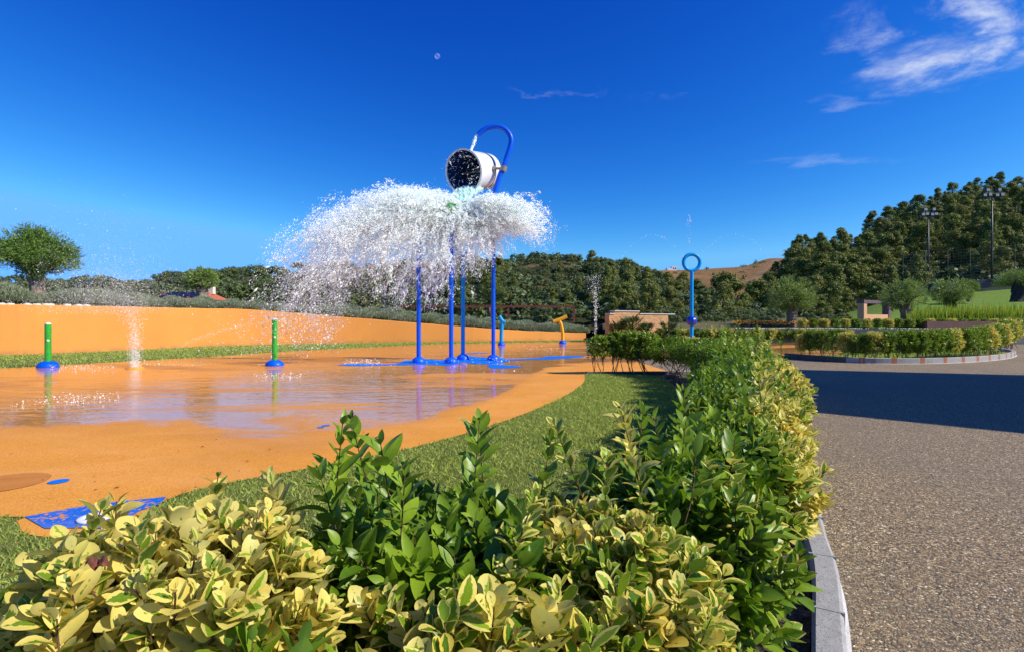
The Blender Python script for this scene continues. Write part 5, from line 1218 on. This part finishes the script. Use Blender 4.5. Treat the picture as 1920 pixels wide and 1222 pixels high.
# the big near shrubs around the camera
shrub('hedge_shrub', 'creamy yellow variegated shrub in the near left corner', (-.57, .90, 0), (.33, .28, .70), 285, 3, lambda t_: .90 if t_[0] < .25 else .75, 1, .039, HG, wr=.60, whips=6, whip_h=(1.0, 1.06))
shrub('hedge_shrub', 'plain green shrub with tall upright shoots before the lawn', (-.17, 1.20, 0), (.40, .32, .63), 360, 0, GRN, 2, .056, HG, wr=.46, whips=14)
shrub('hedge_shrub', 'broad leaved dark green shoots in front of the creamy corner shrub', (-.33, .74, 0), (.13, .11, .60), 46, 0, GRN, 9, .062, HG, wr=.52)
shrub('hedge_shrub', 'pale yellow edged shrub low in the middle of the foreground', (-.07, .84, 0), (.22, .17, .61), 110, 3, lambda t_: .72 if t_[2] > .3 else .1, 3, .046, HG, wr=.6)
shrub('hedge_shrub', 'yellow and green variegated shrub right of the green shoots', (.17, 1.16, 0), (.23, .27, .64), 260, 3, lambda t_: .70, 4, .040, HG, wr=.56, whips=4)
shrub('hedge_shrub', 'glossy dark green shrub nearest the kerb in the foreground', (.45, 1.50, 0), (.24, .36, .66), 290, 0, lambda t_: .0 if t_[0] < .10 else .35, 5, .054, HG, wr=.45, whips=6)
shrub('hedge_shrub', 'low creamy leaved shrub at the foot of the dark green one by the kerb', (.31, 1.10, 0), (.17, .24, .46), 170, 0, lambda t_: .35 if t_[2] < .3 else .55, 6, .044, HG, wr=.5)
line = [(.82, 2.02), (1.12, 2.62), (1.40, 3.22), (1.69, 3.85), (2.0, 4.5), (2.33, 5.2), (2.58, 5.95), (2.80, 6.7), (3.04, 7.5), (3.26, 8.3), (3.44, 9.1), (3.52, 9.85), (3.3, 10.5)]
ordn = ['first', 'second', 'third', 'fourth', 'fifth', 'sixth', 'seventh', 'eighth', 'ninth', 'tenth', 'eleventh', 'twelfth', 'thirteenth']
for i, (x, y) in enumerate(line):
    nx = line[min(i + 1, len(line) - 1)]; pv_ = line[max(i - 1, 0)]; rz = math.atan2(nx[1] - pv_[1], nx[0] - pv_[0]) - math.pi / 2
    wd = .24 + .030 * i
    shrub('hedge_shrub', '%s hedge shrub up the kerb from the dark green one, green inside and yellow outside' % ordn[i], (x, y, 0), (wd + .04, .42, min(.78, .68 + .016 * i) + .02 * math.sin(i * 2.1)), 420 if i < 4 else 460, 0 if i < 2 else (1 if i < 7 else 2), (lambda k: lambda t_: float(np.clip(.20 + 2.8 * (t_[0] - .04) + .30 * math.sin(k * 2.3 + t_[1] * 4) , 0, .85)))(i), 20 + i, .047 if i < 7 else .05, HG, rz, wr=.47, dens=.82 if i > 6 else .9, whips=6 if i < 8 else 3)
for i, (x, y, h_, w_, lab) in enumerate([(1.78, 10.95, .80, .20, 'slim green sapling at the pad end of the stone edging'), (2.12, 10.97, .88, .17, 'thin bare stemmed sapling second along the stone edging'), (2.40, 10.95, .90, .24, 'leafy sapling in the middle of the stone edging'), (2.72, 10.95, .88, .30, 'bushy sapling on the stone edging next to the hedge end')]):
    shrub('hedge_sapling', lab, (x, y, 0), (w_ * 1.15, w_, h_), 120 + 50 * i, 2, lambda t_: .30, 50 + i, .055, 'saplings along the stone edging', low=.32 - .08 * i, stem_mat='twiggrey', shoot_len=(.10, .20))

# hedges across the drive: young shrubs, one green and one yellow kind, copied
def far_shrub(seed, varv, w_=.34, h_=.86, n_=170):
    return shrub('young_shrub', 'x', (0, -50, 0), (w_, .26, h_), n_, 2, lambda t_: varv, seed, .06, None, low=.06, shoot_len=(.12, .26), dens=.8, stem_mat='twiggrey')
protoG, protoY, protoM, protoT = far_shrub(70, .0), far_shrub(71, .82), far_shrub(72, .38), far_shrub(73, .1, .2, .9, 80)
used = set()
def put(proto, x, y, z, s_, rz, label, group, sx=1.0):
    o = proto if id(proto) not in used else copy_tree(proto)
    used.add(id(proto)); o.location = (x, y, z); o.scale = (s_ * sx, s_ * sx, s_); o.rotation_euler = (0, 0, rz); o['label'] = label; o['group'] = group; return o
ISH = offset(ISL, .42); arc = np.concatenate([[0], np.cumsum(np.linalg.norm(np.diff(ISH, axis=0), axis=1))])
iso = [(1505, protoY, .8), (1520, protoG, .95), (1540, protoM, .95), (1562, protoT, .95), (1586, protoY, .92), (1605, protoM, .86), (1622, protoG, .9), (1640, protoY, .96), (1662, protoG, .98), (1684, protoT, .98), (1702, protoG, 1.0), (1720, protoG, 1.0), (1735, protoM, 1.0), (1752, protoG, 1.02), (1768, protoG, 1.02), (1786, protoY, 1.03), (1803, protoG, 1.03), (1818, protoM, 1.04), (1834, protoG, 1.05), (1848, protoY, 1.06), (1862, protoG, 1.07), (1874, protoY, 1.08), (1886, protoG, 1.1), (1897, protoY, 1.12), (1903, protoM, 1.16)]
names = {id(protoG): 'green leaved', id(protoY): 'bright yellow variegated', id(protoM): 'mixed green and yellow', id(protoT): 'thin leggy green'}
uu = ISH[:, 0] / ISH[:, 1] * F + 960; imax = int(np.argmax(uu))
for i, (u, pr, s_) in enumerate(iso):
    if u <= uu[0]: p_ = ISH[0] + np.array([-.05, .35 * (1 if u < 1510 else 0)])
    else: j = np.searchsorted(uu[:imax], u); j = min(max(j, 1), imax - 1); f = (u - uu[j - 1]) / (uu[j] - uu[j - 1] + 1e-9); p_ = ISH[j - 1] * (1 - f) + ISH[j] * f
    put(pr, p_[0], p_[1], 0, s_ * (p_[1] / 15.6) ** .55 * 1.02, i * 1.3, '%s young shrub in the hedge on the island kerb' % names[id(pr)], '%s shrubs of the island hedge' % names[id(pr)], 1.0 if i > 6 else .85)
for i in range(26):
    u = 1238 + (1500 - 1238) * i / 25 * 1.35; pr = [protoM, protoY, protoG, protoY, protoM, protoT][i % 6]; Y = TY0((u - 960) / F) - .5
    put(pr, (u - 960) / F * Y, Y, -.02, .86 + .06 * math.sin(i * 3), i * .9, '%s shrub in the row before the grey terrace wall' % names[id(pr)], '%s shrubs along the terrace wall' % names[id(pr)], 1.1)
for i in range(22):
    u = 1505 + (1925 - 1505) * i / 21; pr = [protoY, protoG, protoM, protoG, protoY, protoG][(i * 5) % 6] if i > 5 else [protoY, protoG][i % 2]; Y = 28.6 if u > 1640 else 29.6
    put(pr, (u - 960) / F * Y, Y, .66, .72, i * 1.1, '%s clipped shrub on the upper terrace edge' % names[id(pr)], '%s shrubs on the terrace edge' % names[id(pr)], 1.3)

# white gravel along the terrace edge
rg = np.random.default_rng(31); n_ = 700; u = rg.uniform(1380, 1850, n_); Y = np.array([TY0((a - 960) / F) for a in u]) + rg.uniform(.25, .7, n_)
b = drops_mesh('white_gravel', np.stack([(u - 960) / F * Y, Y, np.full(n_, .74)], 1), rg.uniform(.02, .05, n_)); o = link('white_gravel', b, M['stone'], smooth=False); tag(o, 'band of pale gravel along the terrace edge', 'gravel', kind='stuff')

# ------------------------------------------------------------------ grass blades on the near lawn
rg = np.random.default_rng(41)
def blades(name, n_, x0, x1, y0, y1, hgt, wid, poly, label, powr=1.0, hmul=None):
    X = rg.uniform(x0, x1, n_); Y = y0 + (y1 - y0) * rg.random(n_) ** powr; P = np.stack([X, Y], 1); ok_ = inside(P, poly); P = P[ok_]; n = len(P)
    dist = P[:, 1]; a = rg.uniform(0, 6.283, n); patch = .5 + .5 * np.sin(P[:, 0] * 3.1 + np.sin(P[:, 1] * 2.3)) * np.sin(P[:, 1] * 2.7 + 1)
    hh = hgt * rg.uniform(.45, 1.15, n) * (.75 + .4 * patch); ww = wid * (1 + dist * .16); lean = rg.normal(0, .55, (n, 2)) * hh[:, None]
    z0 = -.004; B0 = np.stack([P[:, 0] - np.cos(a) * ww, P[:, 1] - np.sin(a) * ww, np.full(n, z0)], 1); B1 = np.stack([P[:, 0] + np.cos(a) * ww, P[:, 1] + np.sin(a) * ww, np.full(n, z0)], 1)
    T0 = np.stack([P[:, 0] + lean[:, 0] * .4, P[:, 1] + lean[:, 1] * .4, z0 + hh * .62], 1); T1 = np.stack([P[:, 0] + lean[:, 0], P[:, 1] + lean[:, 1], z0 + hh], 1)
    V = np.stack([B0, B1, T0 + (B1 - B0) * .3, T1], 1).reshape(-1, 3); V2 = V
    Fc = (np.arange(n) * 4)[:, None] + np.array([[0, 1, 2, 3]])
    tn = np.zeros((n, 4)); tn[:, 0] = np.clip(.35 * patch + .65 * rg.random(n), 0, 1); tn[:, 2] = rg.random(n); tn[:, 3] = 1
    o = link(name, np_mesh(name, V, Fc, {'tone': np.repeat(tn, 4, 0)}), M['blade'], smooth=False); return tag(o, label, 'grass', kind='stuff')
blades('grass', 330000, -4.2, 3.0, 1.2, 11.0, .032, .0016, LAWN, 'short mown grass between the pad and the hedge', 1.25)
blades('strip_grass', 90000, -20, 6, 11.5, 31, .045, .004, strip, 'short mown grass below the orange wall')
blades('island_grass', 40000, 8, 19, 14.3, 23, .05, .004, ISLAND, 'bright grass inside the island hedge')
# fallen leaves and twigs on the dry part of the pad
b = MB()
for i in range(34):
    u, v = rg.uniform(0, 900), rg.uniform(800, 930); x, y = at(u, v)
    if not inside(np.array([[x, y]]), PAD)[0]: continue
    a = rg.uniform(0, 6.28); l = rg.uniform(.006, .018); ca, sa = math.cos(a) * l, math.sin(a) * l
    b.add([(x - ca, y - sa, .006), (x + sa * .35, y - ca * .35, .012), (x + ca, y + sa, .007), (x - sa * .35, y + ca * .35, .010)], [(0, 1, 2, 3)])
tag(b.build('leaf_litter', M['dry_leaf'], smooth=False), 'few brown leaf scraps lying on the dry rubber', 'litter', kind='stuff')
# dead leaf curled in the yellow shrub
b = MB(); V = []
for i in range(7):
    for j in range(5):
        x, y = (i / 6 - .5) * .045, (j / 4 - .5) * .03 * (1 - (i / 3 - 1) ** 2 * .7); V.append((x, y, .012 * math.sin(i * 1.7) + .35 * abs(y) + .004 * math.sin(j * 3 + i)))
b.add(V, [(i * 5 + j, (i + 1) * 5 + j, (i + 1) * 5 + j + 1, i * 5 + j + 1) for i in range(6) for j in range(4)]); o = b.build('dead_leaf', M['dry_leaf']); o.location = (-.56, .72, .725); o.rotation_euler = (.5, .1, .4); o.scale = (.6, .6, .6)
tag(o, 'curled red brown dead leaf on the creamy shrub', 'leaf')
